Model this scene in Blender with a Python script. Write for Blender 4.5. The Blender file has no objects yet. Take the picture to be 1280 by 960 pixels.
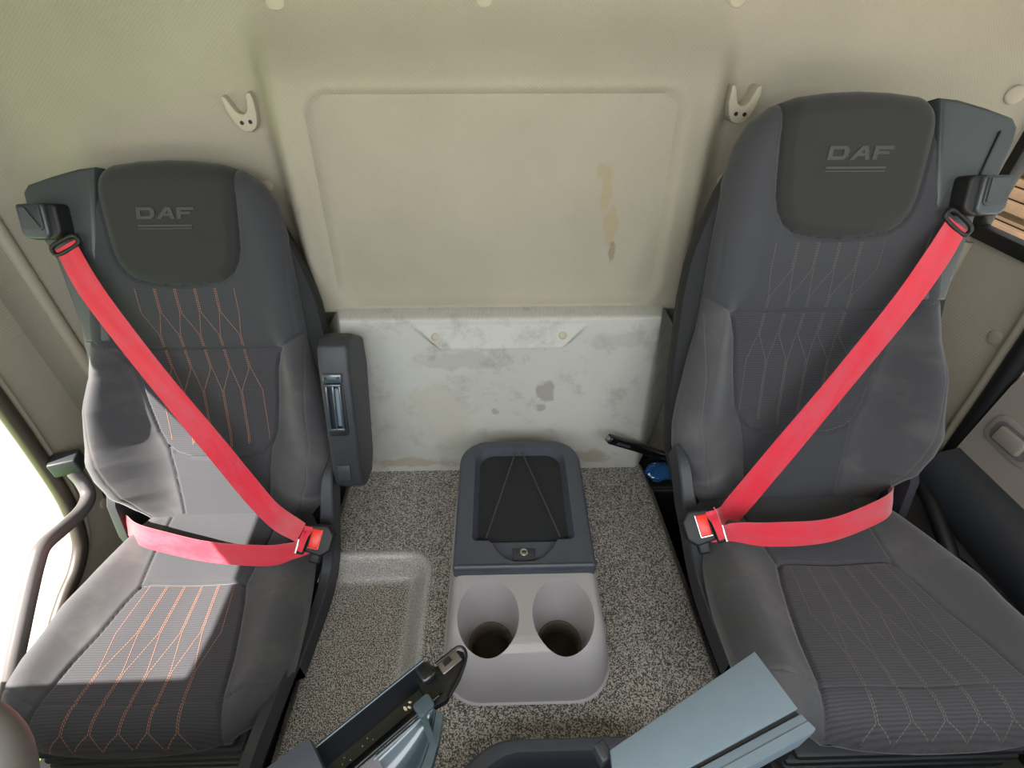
import bpy, bmesh, math, random
import numpy as np
from mathutils import Vector, Matrix

random.seed(4)
sc = bpy.context.scene
COL = sc.collection
# ------------------------------------------------------------------ camera
TH, YA = math.radians(37.781), math.radians(1.3014)
cd = bpy.data.cameras.new('camera')
cd.sensor_fit = 'HORIZONTAL'; cd.sensor_width = 36; cd.lens = 613.84 * 36 / 1280
cd.clip_start = 0.01
cam = bpy.data.objects.new('camera', cd); COL.objects.link(cam)
cam.location = (0, 0, 1.0)
cam.rotation_euler = (math.radians(90) - TH, 0, -YA)
sc.camera = cam
# ------------------------------------------------------------------ light
world = bpy.data.worlds.new('world'); sc.world = world; world.use_nodes = True
bg = world.node_tree.nodes['Background']
bg.inputs[0].default_value = (0.93, 0.97, 1.0, 1); bg.inputs[1].default_value = 1.75
sd = bpy.data.lights.new('sun', 'SUN'); sd.energy = 28.0; sd.angle = math.radians(0.6)
sd.color = (1.0, 0.93, 0.85)
sun = bpy.data.objects.new('sun', sd); COL.objects.link(sun)
SUN_DIR = Vector((0.80, 0.50, -1.0))
sun.rotation_euler = SUN_DIR.to_track_quat('-Z', 'Y').to_euler()
# daylight coming in through the windscreen, above and behind the camera
ad = bpy.data.lights.new('windscreen_daylight', 'AREA'); ad.shape = 'RECTANGLE'; ad.size = 1.9; ad.size_y = 0.55
ad.energy = 30.0; ad.color = (0.93, 0.96, 1.0)
ao = bpy.data.objects.new('windscreen_daylight', ad); COL.objects.link(ao)
ao.location = (0, -0.55, 1.15); ao.rotation_euler = Vector((0, 0.50, -0.87)).to_track_quat('-Z', 'Y').to_euler()
sc.view_settings.view_transform = 'Standard'; sc.view_settings.look = 'None'
sc.view_settings.gamma = 1; sc.view_settings.use_curve_mapping = False
sc.view_settings.exposure = -0.4

# ------------------------------------------------------------------ helpers
def smooth(t):
    t = np.clip(t, 0, 1); return t * t * (3 - 2 * t)

def pdist(a, v, line):
    """distance of points (a, v) to a polyline"""
    d = np.full(np.shape(a), 9.0)
    for (x0, y0), (x1, y1) in zip(line[:-1], line[1:]):
        dx, dy = x1 - x0, y1 - y0
        t = np.clip(((a - x0) * dx + (v - y0) * dy) / (dx * dx + dy * dy + 1e-12), 0, 1)
        d = np.minimum(d, np.hypot(a - x0 - t * dx, v - y0 - t * dy))
    return d

def inside(a, v, poly):
    r = np.zeros(np.shape(a), bool)
    n = len(poly)
    for i in range(n):
        x0, y0 = poly[i]; x1, y1 = poly[(i + 1) % n]
        if y0 == y1: continue
        c = ((y0 > v) != (y1 > v)) & (a < (x1 - x0) * (v - y0) / (y1 - y0) + x0)
        r ^= c
    return r

def catmull(pts, n=10):
    P = [Vector(p) for p in pts]
    P = [P[0] * 2 - P[1]] + P + [P[-1] * 2 - P[-2]]
    out = []
    for i in range(1, len(P) - 2):
        for k in range(n):
            t = k / n
            a, b, c, d = P[i - 1], P[i], P[i + 1], P[i + 2]
            out.append(0.5 * ((2 * b) + (c - a) * t + (2 * a - 5 * b + 4 * c - d) * t * t + (3 * b - a - 3 * c + d) * t ** 3))
    out.append(P[-2].copy())
    return out

ORG = {}
def thing(name, label, cat, loc, group=None):
    o = bpy.data.objects.new(name, None); COL.objects.link(o)
    o.empty_display_size = 0.05
    o.location = loc; ORG[o.name] = Vector(loc)
    o['label'] = label; o['category'] = cat
    if group: o['group'] = group
    return o

def tag(o, label, cat, group=None):
    o['label'] = label; o['category'] = cat
    if group: o['group'] = group
    return o

def finish(name, me, mat, parent, origin=None, sm=True):
    o = bpy.data.objects.new(name, me); COL.objects.link(o)
    if mat is not None: me.materials.append(mat)
    if parent is not None:
        off = ORG[parent.name]; ORG[o.name] = off
        o.parent = parent
        me.transform(Matrix.Translation(-off))
    elif origin is not None:
        if origin == 'auto':
            co = np.empty(len(me.vertices) * 3); me.vertices.foreach_get('co', co); co = co.reshape(-1, 3)
            off = Vector(((co[:, 0].min() + co[:, 0].max()) / 2, (co[:, 1].min() + co[:, 1].max()) / 2, co[:, 2].min()))
        else: off = Vector(origin)
        me.transform(Matrix.Translation(-off)); o.location = off; ORG[o.name] = off
    else: ORG[o.name] = Vector((0, 0, 0))
    if sm:
        me.polygons.foreach_set('use_smooth', [True] * len(me.polygons))
        try: me.set_sharp_from_angle(angle=math.radians(sm if sm is not True else 40))
        except Exception: pass
    me.update()
    return o

def build(name, bm, mat, parent=None, origin=None, sm=True):
    me = bpy.data.meshes.new(name)
    bm.normal_update(); bm.to_mesh(me); bm.free()
    return finish(name, me, mat, parent, origin, sm)

def raw(name, verts, faces, mat, parent=None, origin=None, sm=True, uv=None):
    me = bpy.data.meshes.new(name)
    me.from_pydata([tuple(v) for v in verts], [], faces)
    if uv is not None:
        l = me.uv_layers.new(name='uv')
        idx = np.empty(len(me.loops), np.int32); me.loops.foreach_get('vertex_index', idx)
        l.data.foreach_set('uv', np.asarray(uv, float)[idx].ravel())
    return finish(name, me, mat, parent, origin, sm)

def rbox(bm, c, size, rot=None, bev=0.003, seg=2):
    """bevelled box added to bm; rot is a 3x3 with the local axes as columns"""
    r = bmesh.ops.create_cube(bm, size=1.0)
    vs = r['verts']
    M = Matrix.Translation(Vector(c)) @ (rot.to_4x4() if rot is not None else Matrix.Identity(4)) @ Matrix.Diagonal((*size, 1))
    bmesh.ops.transform(bm, matrix=M, verts=vs)
    if bev:
        es = list({e for v in vs for e in v.link_edges})
        bmesh.ops.bevel(bm, geom=es, offset=bev, segments=seg, profile=0.5, affect='EDGES')

def box(name, c, size, mat, parent=None, rot=None, bev=0.003, seg=2, origin=None):
    bm = bmesh.new(); rbox(bm, c, size, rot, bev, seg)
    return build(name, bm, mat, parent, origin, 50)

def box2(name, lo, hi, mat, parent=None, bev=0.003, origin=None):
    lo = Vector(lo); hi = Vector(hi)
    return box(name, (lo + hi) / 2, hi - lo, mat, parent, None, bev, 2, origin)

def add_prism(bm, poly, o, ux, uy, un, t, bev=0.0, seg=2):
    """extrude the 2-D polygon poly (in axes ux, uy at o) by t along un"""
    o, ux, uy, un = Vector(o), Vector(ux), Vector(uy), Vector(un)
    a = [bm.verts.new(o + ux * p[0] + uy * p[1]) for p in poly]
    b = [bm.verts.new(o + ux * p[0] + uy * p[1] + un * t) for p in poly]
    f1 = bm.faces.new(a[::-1]); f2 = bm.faces.new(b)
    n = len(poly)
    for i in range(n): bm.faces.new((a[i], a[(i + 1) % n], b[(i + 1) % n], b[i]))
    bmesh.ops.recalc_face_normals(bm, faces=bm.faces[:])
    if bev:
        es = list(f2.edges)
        bmesh.ops.bevel(bm, geom=es, offset=bev, segments=seg, profile=0.5, affect='EDGES')

def prism(name, poly, o, ux, uy, un, t, mat, parent=None, bev=0.0, origin=None, sm=35):
    bm = bmesh.new(); add_prism(bm, poly, o, ux, uy, un, t, bev)
    return build(name, bm, mat, parent, origin, sm)

def add_tube(bm, pts, r, seg=12, cap=True, flat=None):
    pts = [Vector(p) for p in pts]
    rings = []
    prev = None
    for i, p in enumerate(pts):
        t = (pts[min(i + 1, len(pts) - 1)] - pts[max(i - 1, 0)]).normalized()
        if prev is None:
            a = Vector((0, 0, 1)) if abs(t.z) < 0.9 else Vector((1, 0, 0))
            u = t.cross(a).normalized()
        else: u = (prev - t * prev.dot(t)).normalized()
        prev = u; w = t.cross(u)
        rr = r[i] if isinstance(r, (list, tuple)) else r
        rings.append([bm.verts.new(p + (u * math.cos(k * 2 * math.pi / seg) + w * math.sin(k * 2 * math.pi / seg)) * rr) for k in range(seg)])
    for A, B in zip(rings[:-1], rings[1:]):
        for k in range(seg): bm.faces.new((A[k], A[(k + 1) % seg], B[(k + 1) % seg], B[k]))
    if cap: bm.faces.new(rings[0][::-1]); bm.faces.new(rings[-1])

def tube(name, pts, r, mat, parent=None, seg=12, origin=None, sub=0):
    bm = bmesh.new()
    add_tube(bm, catmull(pts, sub) if sub else pts, r, seg)
    return build(name, bm, mat, parent, origin, 60)

def add_disc(bm, c, n, r, h, seg=20, dome=0.0):
    """short cylinder (with domed top) at c along n"""
    n = Vector(n).normalized(); a = Vector((0, 0, 1)) if abs(n.z) < 0.9 else Vector((1, 0, 0))
    u = n.cross(a).normalized(); w = n.cross(u)
    prof = [(r, 0), (r, h * (0.6 if dome else 1))]
    if dome: prof += [(r * math.cos(k * math.pi / 10), h * 0.6 + dome * math.sin(k * math.pi / 10)) for k in range(1, 5)]
    else: prof += [(r * 0.999, h)]
    rings = [[bm.verts.new(Vector(c) + n * hh + (u * math.cos(k * 2 * math.pi / seg) + w * math.sin(k * 2 * math.pi / seg)) * rr) for k in range(seg)] for rr, hh in prof]
    for A, B in zip(rings[:-1], rings[1:]):
        for k in range(seg): bm.faces.new((A[k], A[(k + 1) % seg], B[(k + 1) % seg], B[k]))
    bm.faces.new(rings[0][::-1]); bm.faces.new(rings[-1])

def disc(name, c, n, r, h, mat, parent=None, origin=None, dome=0.0, seg=20):
    bm = bmesh.new(); add_disc(bm, c, n, r, h, seg, dome)
    return build(name, bm, mat, parent, origin, 50)

def grid_faces(nr, nc, flip=False, mask=None):
    i = np.arange(nr - 1)[:, None] * nc + np.arange(nc - 1)[None, :]
    q = np.stack([i, i + 1, i + nc + 1, i + nc], -1).reshape(-1, 4)
    if mask is not None: q = q[mask.reshape(-1)]
    if flip: q = q[:, ::-1]
    return q

def sub_mesh(name, P, UV, q, mat, parent, sm=True):
    used, inv = np.unique(q, return_inverse=True)
    return raw(name, P[used], inv.reshape(-1, 4).tolist(), mat, parent, None, sm, UV[used])

def rrect(x0, x1, y0, y1, r, n=6):
    """rounded rectangle outline; r = radii (bl, br, tr, tl)"""
    if not isinstance(r, (list, tuple)): r = (r,) * 4
    out = []
    for (cx, cy, a0, rr) in ((x0 + r[0], y0 + r[0], 180, r[0]), (x1 - r[1], y0 + r[1], 270, r[1]), (x1 - r[2], y1 - r[2], 0, r[2]), (x0 + r[3], y1 - r[3], 90, r[3])):
        for k in range(n + 1):
            a = math.radians(a0 + 90 * k / n)
            out.append((cx + rr * math.cos(a), cy + rr * math.sin(a)))
    return out

# ------------------------------------------------------------------ materials
def M(name, col, rough=0.6, bump=None, metal=0.0, spec=0.5, var=None, sheen=0.0, coat=0.0, coord='Object', trans=0.0):
    """col sRGB 0-255; bump=(scale, strength[, distance]); var=(scale, amount)"""
    m = bpy.data.materials.new(name); m.use_nodes = True
    nt = m.node_tree; N = nt.nodes; L = nt.links
    b = N['Principled BSDF']
    lin = [((c / 255) / 12.92 if c / 255 <= 0.04045 else ((c / 255 + 0.055) / 1.055) ** 2.4) for c in col]
    b.inputs['Base Color'].default_value = (*lin, 1)
    b.inputs['Roughness'].default_value = rough; b.inputs['Metallic'].default_value = metal
    b.inputs['Specular IOR Level'].default_value = spec
    b.inputs['Sheen Weight'].default_value = sheen
    b.inputs['Coat Weight'].default_value = coat
    b.inputs['Transmission Weight'].default_value = trans
    tc = N.new('ShaderNodeTexCoord')
    if bump:
        n = N.new('ShaderNodeTexNoise'); n.inputs['Scale'].default_value = bump[0]; n.inputs['Detail'].default_value = 3
        L.new(tc.outputs[coord], n.inputs['Vector'])
        bp = N.new('ShaderNodeBump'); bp.inputs['Strength'].default_value = bump[1]
        bp.inputs['Distance'].default_value = bump[2] if len(bump) > 2 else 0.001
        L.new(n.outputs['Fac'], bp.inputs['Height']); L.new(bp.outputs[0], b.inputs['Normal'])
    if var:
        n = N.new('ShaderNodeTexNoise'); n.inputs['Scale'].default_value = var[0]; n.inputs['Detail'].default_value = 5
        n.inputs['Roughness'].default_value = 0.6
        L.new(tc.outputs[coord], n.inputs['Vector'])
        r = N.new('ShaderNodeMapRange'); r.inputs[1].default_value = 0.3; r.inputs[2].default_value = 0.7
        r.inputs[3].default_value = 1 - var[1]; r.inputs[4].default_value = 1 + var[1]
        L.new(n.outputs['Fac'], r.inputs[0])
        mx = N.new('ShaderNodeVectorMath'); mx.operation = 'SCALE'; mx.inputs[0].default_value = lin
        L.new(r.outputs[0], mx.inputs['Scale']); L.new(mx.outputs[0], b.inputs['Base Color'])
    return m

def ribbed(name, col, rib=1.0, sheen=0.3, period=0.0022, var=0.1, axis=1, dirt=0.0):
    """woven seat cloth: fine horizontal ribs from the UV (metres), speckle, optional worn grey bloom"""
    m = M(name, col, 0.85, None, sheen=sheen, spec=0.25)
    nt = m.node_tree; N = nt.nodes; L = nt.links; b = N['Principled BSDF']
    uv = N.new('ShaderNodeUVMap'); uv.uv_map = 'uv'
    mp = N.new('ShaderNodeMapping'); mp.inputs['Scale'].default_value = (180, 900, 1) if axis else (900, 900, 1)
    L.new(uv.outputs[0], mp.inputs[0])
    n = N.new('ShaderNodeTexNoise'); n.inputs['Scale'].default_value = 1; n.inputs['Detail'].default_value = 2
    L.new(mp.outputs[0], n.inputs['Vector'])
    w = N.new('ShaderNodeTexWave'); w.bands_direction = 'Y'; w.inputs['Scale'].default_value = 1 / period / 6.283 * math.pi * 0.32
    w.inputs['Distortion'].default_value = 1.2; w.inputs['Detail'].default_value = 1
    L.new(uv.outputs[0], w.inputs['Vector'])
    add = N.new('ShaderNodeMath'); add.operation = 'MULTIPLY_ADD'; add.inputs[1].default_value = rib
    L.new(w.outputs['Fac'], add.inputs[0]); L.new(n.outputs['Fac'], add.inputs[2])
    bp = N.new('ShaderNodeBump'); bp.inputs['Strength'].default_value = 0.5; bp.inputs['Distance'].default_value = 0.0006
    L.new(add.outputs[0], bp.inputs['Height']); L.new(bp.outputs[0], b.inputs['Normal'])
    base = list(b.inputs['Base Color'].default_value)[:3]
    r = N.new('ShaderNodeMapRange'); r.inputs[1].default_value = 0.25; r.inputs[2].default_value = 0.25 + 0.5 + rib * 0.6
    r.inputs[3].default_value = 1 - var; r.inputs[4].default_value = 1 + var * 1.6
    L.new(add.outputs[0], r.inputs[0])
    sc_ = N.new('ShaderNodeVectorMath'); sc_.operation = 'SCALE'; sc_.inputs[0].default_value = base
    L.new(r.outputs[0], sc_.inputs['Scale'])
    if dirt:
        n2 = N.new('ShaderNodeTexNoise'); n2.inputs['Scale'].default_value = 9; n2.inputs['Detail'].default_value = 6; n2.inputs['Roughness'].default_value = 0.65
        L.new(uv.outputs[0], n2.inputs['Vector'])
        r2 = N.new('ShaderNodeMapRange'); r2.inputs[1].default_value = 0.5; r2.inputs[2].default_value = 0.75; r2.inputs[4].default_value = dirt
        L.new(n2.outputs['Fac'], r2.inputs[0])
        mx = N.new('ShaderNodeMix'); mx.data_type = 'RGBA'; mx.inputs['B'].default_value = (0.16, 0.155, 0.15, 1)
        L.new(r2.outputs[0], mx.inputs['Factor']); L.new(sc_.outputs[0], mx.inputs['A'])
        L.new(mx.outputs['Result'], b.inputs['Base Color'])
    else: L.new(sc_.outputs[0], b.inputs['Base Color'])
    return m

def blob_fac(nt, blobs, coord, scale=22):
    """smudge mask: soft blobs (x, y, z, rx, rz) on a wall broken up by noise"""
    N = nt.nodes; L = nt.links
    n = N.new('ShaderNodeTexNoise'); n.inputs['Scale'].default_value = scale; n.inputs['Detail'].default_value = 8; n.inputs['Roughness'].default_value = 0.7
    L.new(coord, n.inputs['Vector'])
    last = None
    for (x, y, z, rx, rz, s) in blobs:
        mp = N.new('ShaderNodeMapping'); mp.vector_type = 'POINT'
        mp.inputs['Location'].default_value = (-x / rx, 0, -z / rz); mp.inputs['Scale'].default_value = (1 / rx, 0, 1 / rz)
        L.new(coord, mp.inputs[0])
        ln = N.new('ShaderNodeVectorMath'); ln.operation = 'LENGTH'; L.new(mp.outputs[0], ln.inputs[0])
        a = N.new('ShaderNodeMath'); a.operation = 'MULTIPLY_ADD'; a.inputs[1].default_value = 2.4; L.new(n.outputs['Fac'], a.inputs[0]); L.new(ln.outputs['Value'], a.inputs[2])
        r = N.new('ShaderNodeMapRange'); r.inputs[1].default_value = 1.75; r.inputs[2].default_value = 2.05; r.inputs[3].default_value = s; r.inputs[4].default_value = 0
        L.new(a.outputs[0], r.inputs[0])
        if last is None: last = r.outputs[0]
        else:
            mx = N.new('ShaderNodeMath'); mx.operation = 'MAXIMUM'; L.new(last, mx.inputs[0]); L.new(r.outputs[0], mx.inputs[1]); last = mx.outputs[0]
    return last

def wall_cloth(name, col, blobs=(), stain=(0.30, 0.25, 0.15), mottle=0.06, weave=0.5, grime=None):
    m = M(name, col, 0.95, None, spec=0.15)
    nt = m.node_tree; N = nt.nodes; L = nt.links; b = N['Principled BSDF']
    tc = N.new('ShaderNodeTexCoord'); co = tc.outputs['Object']
    hs = []
    for ang in (38, -52):
        mp = N.new('ShaderNodeMapping'); mp.inputs['Rotation'].default_value = (0, math.radians(ang), 0); L.new(co, mp.inputs[0])
        w = N.new('ShaderNodeTexWave'); w.bands_direction = 'X'; w.inputs['Scale'].default_value = 75 if ang > 0 else 60
        w.inputs['Distortion'].default_value = 1.5; w.inputs['Detail'].default_value = 1; L.new(mp.outputs[0], w.inputs['Vector'])
        hs.append(w.outputs['Fac'])
    mu = N.new('ShaderNodeMath'); mu.operation = 'MULTIPLY'; L.new(hs[0], mu.inputs[0]); L.new(hs[1], mu.inputs[1])
    bp = N.new('ShaderNodeBump'); bp.inputs['Strength'].default_value = weave * .7; bp.inputs['Distance'].default_value = 0.0012
    L.new(mu.outputs[0], bp.inputs['Height']); L.new(bp.outputs[0], b.inputs['Normal'])
    base = list(b.inputs['Base Color'].default_value)
    n = N.new('ShaderNodeTexNoise'); n.inputs['Scale'].default_value = 4.5; n.inputs['Detail'].default_value = 6; L.new(co, n.inputs['Vector'])
    r = N.new('ShaderNodeMapRange'); r.inputs[1].default_value = 0.3; r.inputs[2].default_value = 0.7; r.inputs[3].default_value = 1 - mottle; r.inputs[4].default_value = 1 + mottle
    L.new(n.outputs['Fac'], r.inputs[0])
    r2 = N.new('ShaderNodeMapRange'); r2.inputs[3].default_value = 0.94; r2.inputs[4].default_value = 1.05; L.new(mu.outputs[0], r2.inputs[0])
    m2 = N.new('ShaderNodeMath'); m2.operation = 'MULTIPLY'; L.new(r.outputs[0], m2.inputs[0]); L.new(r2.outputs[0], m2.inputs[1])
    s = N.new('ShaderNodeVectorMath'); s.operation = 'SCALE'; s.inputs[0].default_value = base[:3]; L.new(m2.outputs[0], s.inputs['Scale'])
    out = s.outputs[0]
    if grime:
        g = N.new('ShaderNodeTexNoise'); g.inputs['Scale'].default_value = 14; g.inputs['Detail'].default_value = 9; g.inputs['Roughness'].default_value = 0.75; L.new(co, g.inputs['Vector'])
        gr = N.new('ShaderNodeMapRange'); gr.inputs[1].default_value = 0.52; gr.inputs[2].default_value = 0.72; gr.inputs[4].default_value = grime; L.new(g.outputs['Fac'], gr.inputs[0])
        mx = N.new('ShaderNodeMix'); mx.data_type = 'RGBA'; mx.inputs['B'].default_value = (0.16, 0.155, 0.14, 1)
        L.new(gr.outputs[0], mx.inputs['Factor']); L.new(out, mx.inputs['A']); out = mx.outputs['Result']
    for bl, colr in blobs:
        f = blob_fac(nt, bl, co)
        mx = N.new('ShaderNodeMix'); mx.data_type = 'RGBA'; mx.inputs['B'].default_value = (*colr, 1)
        L.new(f, mx.inputs['Factor']); L.new(out, mx.inputs['A']); out = mx.outputs['Result']
    L.new(out, b.inputs['Base Color'])
    return m

m_wall = wall_cloth('headliner_cloth', (165, 159, 143), [([(0.215, 0, 0.70, 0.016, 0.05, .55), (0.232, 0, 0.62, 0.02, 0.055, .6), (0.20, 0, 0.735, 0.012, 0.02, .5)], (0.36, 0.29, 0.16)), ([(0.240, 0, 0.575, 0.010, 0.03, .6)], (0.2, 0.17, 0.11))])
m_pillar = wall_cloth('pillar_cloth', (186, 177, 162), weave=0.4)
m_lower = wall_cloth('lower_panel_cloth', (190, 190, 184), [
    ([(-0.16, 0, 0.20, 0.10, 0.13, .30)], (0.40, 0.35, 0.25)), ([(-0.145, 0, 0.19, 0.085, 0.11, .8)], (0.49, 0.48, 0.42)), ([(0.10, 0, 0.26, 0.03, 0.04, .6), (0.09, 0, 0.21, 0.02, 0.02, .55), (-0.02, 0, 0.2, 0.012, 0.012, .5)], (0.22, 0.2, 0.17)),
    ([(-0.24, 0, 0.03, 0.14, 0.022, .7), (0.0, 0, 0.02, 0.08, 0.015, .6), (0.22, 0, 0.045, 0.10, 0.03, .7)], (0.38, 0.31, 0.23)), ([(-0.1, 0, 0.35, 0.16, 0.03, .35), (0.26, 0, 0.40, 0.09, 0.03, .35)], (0.32, 0.31, 0.27))], mottle=0.05, weave=0.3, grime=0.5)
m_trim = M('beige_trim_plastic', (176, 168, 150), 0.6, (300, 0.2))
m_seal = M('door_seal_rubber', (62, 54, 48), 0.45, (200, 0.1))
m_black = M('black_plastic', (18, 18, 20), 0.55, (300, 0.2))
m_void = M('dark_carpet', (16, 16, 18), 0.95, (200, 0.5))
m_slate = M('slate_plastic', (64, 67, 76), 0.42, (500, 0.35, 0.0005), var=(30, 0.06))
m_slate2 = M('dark_slate_plastic', (48, 50, 55), 0.5, (500, 0.35, 0.0005))
m_con = M('warm_grey_plastic', (162, 158, 160), 0.4, (700, 0.25, 0.0004), var=(12, 0.03))
m_cup = M('dirty_cup_bottom', (58, 48, 40), 0.8, (60, 0.4), var=(40, 0.3))
m_cloth_up = ribbed('charcoal_seat_cloth', (60, 61, 65), rib=0.35, axis=0, sheen=0.18)
m_cloth_pad = ribbed('black_pad_cloth', (48, 48, 48), rib=0.1, axis=0, sheen=0.15)
m_cloth_ins = ribbed('ribbed_insert_cloth', (58, 58, 62), rib=1.0, var=0.2, sheen=0.2)
m_cloth_bol = ribbed('bolster_cloth', (69, 69, 72), rib=0.05, axis=0, dirt=0.4, sheen=0.22)
m_shell = M('black_seat_back_cloth', (30, 31, 33), 0.8, (500, 0.4))
m_hous = M('grey_green_housing_plastic', (60, 65, 67), 0.42, (500, 0.2, 0.0004))
m_cap = M('guide_cover_plastic', (60, 65, 70), 0.32, (500, 0.1))
m_thread = M('sunlit_thread', (176, 122, 96), 0.8)  # left seat's thread, with its sunlit tone put into the colour
m_thread2 = M('shade_and_edge_thread', (112, 98, 91), 0.8)  # same thread in its shaded tone for the right seat; also edge stitch
m_logo = M('embossed_logo_cloth', (68, 69, 68), 0.8, (600, 0.3))
m_redbtn = M('red_buckle_button', (232, 40, 22), 0.35)
m_steel = M('worn_steel', (170, 170, 168), 0.3, metal=1.0)
m_chrome = M('polished_metal', (215, 215, 220), 0.15, metal=1.0)
m_gloss = M('glossy_black_plastic', (17, 19, 22), 0.3, (90, 0.15), coat=0.15)
m_scoop = M('blue_grey_glossy_plastic', (58, 72, 80), 0.2, (60, .15), coat=0.6)
m_flap = M('blue_grey_flap_plastic', (102, 116, 125), 0.5, (600, 0.2, 0.0004), var=(60, 0.03))
m_cord = M('elastic_cord', (60, 57, 54), 0.7)
m_mesh = M('speckled_liner_cloth', (24, 25, 28), 0.9, (500, 0.6), var=(250, 0.4))
m_door = M('door_panel_grey', (108, 104, 106), 0.55, (500, 0.25, 0.0004))
m_doorb = M('door_panel_beige', (148, 140, 134), 0.6, (500, 0.25, 0.0004))
m_blue = M('blue_film', (40, 92, 150), 0.15, (60, 0.6, 0.004), coat=0.6)

def belt_mat():
    m = M('red_webbing', (214, 30, 56), 0.6, None, sheen=0.5, spec=0.35)
    nt = m.node_tree; N = nt.nodes; L = nt.links; b = N['Principled BSDF']
    uv = N.new('ShaderNodeUVMap'); uv.uv_map = 'uv'
    w = N.new('ShaderNodeTexWave'); w.bands_direction = 'X'; w.inputs['Scale'].default_value = 90; w.inputs['Distortion'].default_value = 0.4
    L.new(uv.outputs[0], w.inputs['Vector'])
    n = N.new('ShaderNodeTexNoise'); n.inputs['Scale'].default_value = 14; n.inputs['Detail'].default_value = 6; n.inputs['Roughness'].default_value = 0.7
    mp = N.new('ShaderNodeMapping'); mp.inputs['Scale'].default_value = (2.2, 0.8, 1); L.new(uv.outputs[0], mp.inputs[0]); L.new(mp.outputs[0], n.inputs['Vector'])
    r = N.new('ShaderNodeMapRange'); r.inputs[1].default_value = 0.42; r.inputs[2].default_value = 0.72; r.inputs[4].default_value = 0.55; L.new(n.outputs['Fac'], r.inputs[0])
    mx = N.new('ShaderNodeMix'); mx.data_type = 'RGBA'
    mx.inputs['A'].default_value = b.inputs['Base Color'].default_value; mx.inputs['B'].default_value = (0.52, 0.10, 0.14, 1)
    L.new(r.outputs[0], mx.inputs['Factor']); L.new(mx.outputs['Result'], b.inputs['Base Color'])
    bp = N.new('ShaderNodeBump'); bp.inputs['Strength'].default_value = 0.35; bp.inputs['Distance'].default_value = 0.0005
    L.new(w.outputs['Fac'], bp.inputs['Height']); L.new(bp.outputs[0], b.inputs['Normal'])
    return m
m_belt = belt_mat()

def mat_mat():
    m = M('speckled_rubber_mat', (130, 126, 116), 0.36, None, spec=0.6)
    nt = m.node_tree; N = nt.nodes; L = nt.links; b = N['Principled BSDF']
    tc = N.new('ShaderNodeTexCoord')
    n = N.new('ShaderNodeTexNoise'); n.inputs['Scale'].default_value = 430; n.inputs['Detail'].default_value = 2; n.inputs['Roughness'].default_value = 0.5
    L.new(tc.outputs['Object'], n.inputs['Vector'])
    r = N.new('ShaderNodeMapRange'); r.inputs[1].default_value = 0.47; r.inputs[2].default_value = 0.55; L.new(n.outputs['Fac'], r.inputs[0])
    mx = N.new('ShaderNodeMix'); mx.data_type = 'RGBA'; mx.inputs['A'].default_value = (0.06, 0.057, 0.053, 1); mx.inputs['B'].default_value = (0.50, 0.46, 0.425, 1)
    L.new(r.outputs[0], mx.inputs['Factor'])
    # stretched vinyl and painted door-light sheen on the slopes (from the mesh attribute 'wear')
    at = N.new('ShaderNodeAttribute'); at.attribute_name = 'wear_sheen'
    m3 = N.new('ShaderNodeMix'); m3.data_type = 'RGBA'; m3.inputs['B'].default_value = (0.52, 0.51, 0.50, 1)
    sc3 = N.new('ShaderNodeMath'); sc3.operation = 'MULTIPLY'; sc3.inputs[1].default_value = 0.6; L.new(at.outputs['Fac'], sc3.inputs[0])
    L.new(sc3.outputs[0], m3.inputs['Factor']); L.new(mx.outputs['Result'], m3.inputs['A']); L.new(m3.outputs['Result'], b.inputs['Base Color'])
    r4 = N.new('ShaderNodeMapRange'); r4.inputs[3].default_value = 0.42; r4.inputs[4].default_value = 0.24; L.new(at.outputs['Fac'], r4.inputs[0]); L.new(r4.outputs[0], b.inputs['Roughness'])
    bp = N.new('ShaderNodeBump'); bp.inputs['Strength'].default_value = 0.6; bp.inputs['Distance'].default_value = 0.0008
    L.new(r.outputs[0], bp.inputs['Height']); L.new(bp.outputs[0], b.inputs['Normal'])
    return m
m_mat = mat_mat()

def struct(o): o['kind'] = 'structure'; return o

# ================================================================== SETTING
# ---- rear wall (moulded headliner): real relief, world metres
CX = -0.006
def wall_y(x, z):
    x = np.asarray(x, float); z = np.asarray(z, float)
    y = 1.10 + 0.0 * x
    a = np.abs(x - CX)
    g = smooth((1.02 - z) / 0.14) * smooth((z - 0.43) / 0.02)
    b = smooth((0.468 - a) / 0.07)
    dep = 0.115 - 0.055 * np.clip((z - 0.45) / 0.5, -0.2, 1.2)
    y = y - b * g * dep
    hx, hz, cz, r = 0.352, 0.206, 0.672, 0.045
    qx = np.abs(x - CX) - (hx - r); qz = np.abs(z - cz) - (hz - r)
    d = -(np.hypot(np.maximum(qx, 0), np.maximum(qz, 0)) + np.minimum(np.maximum(qx, qz), 0) - r)
    y = y + 0.014 * smooth(d / 0.014 + 0.2)
    y = y - 0.002 * smooth(1 - np.abs(d + 0.012) / 0.02)
    rr = np.where(x < 0, 0.11, 0.02)
    e = np.clip(np.abs(x) - (1.10 - rr), 0, rr)
    y = y - (rr - np.sqrt(np.maximum(rr * rr - e * e, 0)))
    return y
xs = np.unique(np.concatenate([np.linspace(-1.0, 1.0, 260), -1.1 + 0.11 * (1 - np.cos(np.linspace(0, np.pi / 2, 14))), 1.1 - 0.02 * (1 - np.cos(np.linspace(0, np.pi / 2, 8))), [1.05]]))
zs = np.linspace(-0.5, 1.28, 230)
X, Z = np.meshgrid(xs, zs); Y = wall_y(X, Z)
P = np.stack([X, Y, Z], -1).reshape(-1, 3)
struct(raw('wall_rear', P, grid_faces(len(zs), len(xs)).tolist(), m_wall))

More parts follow.
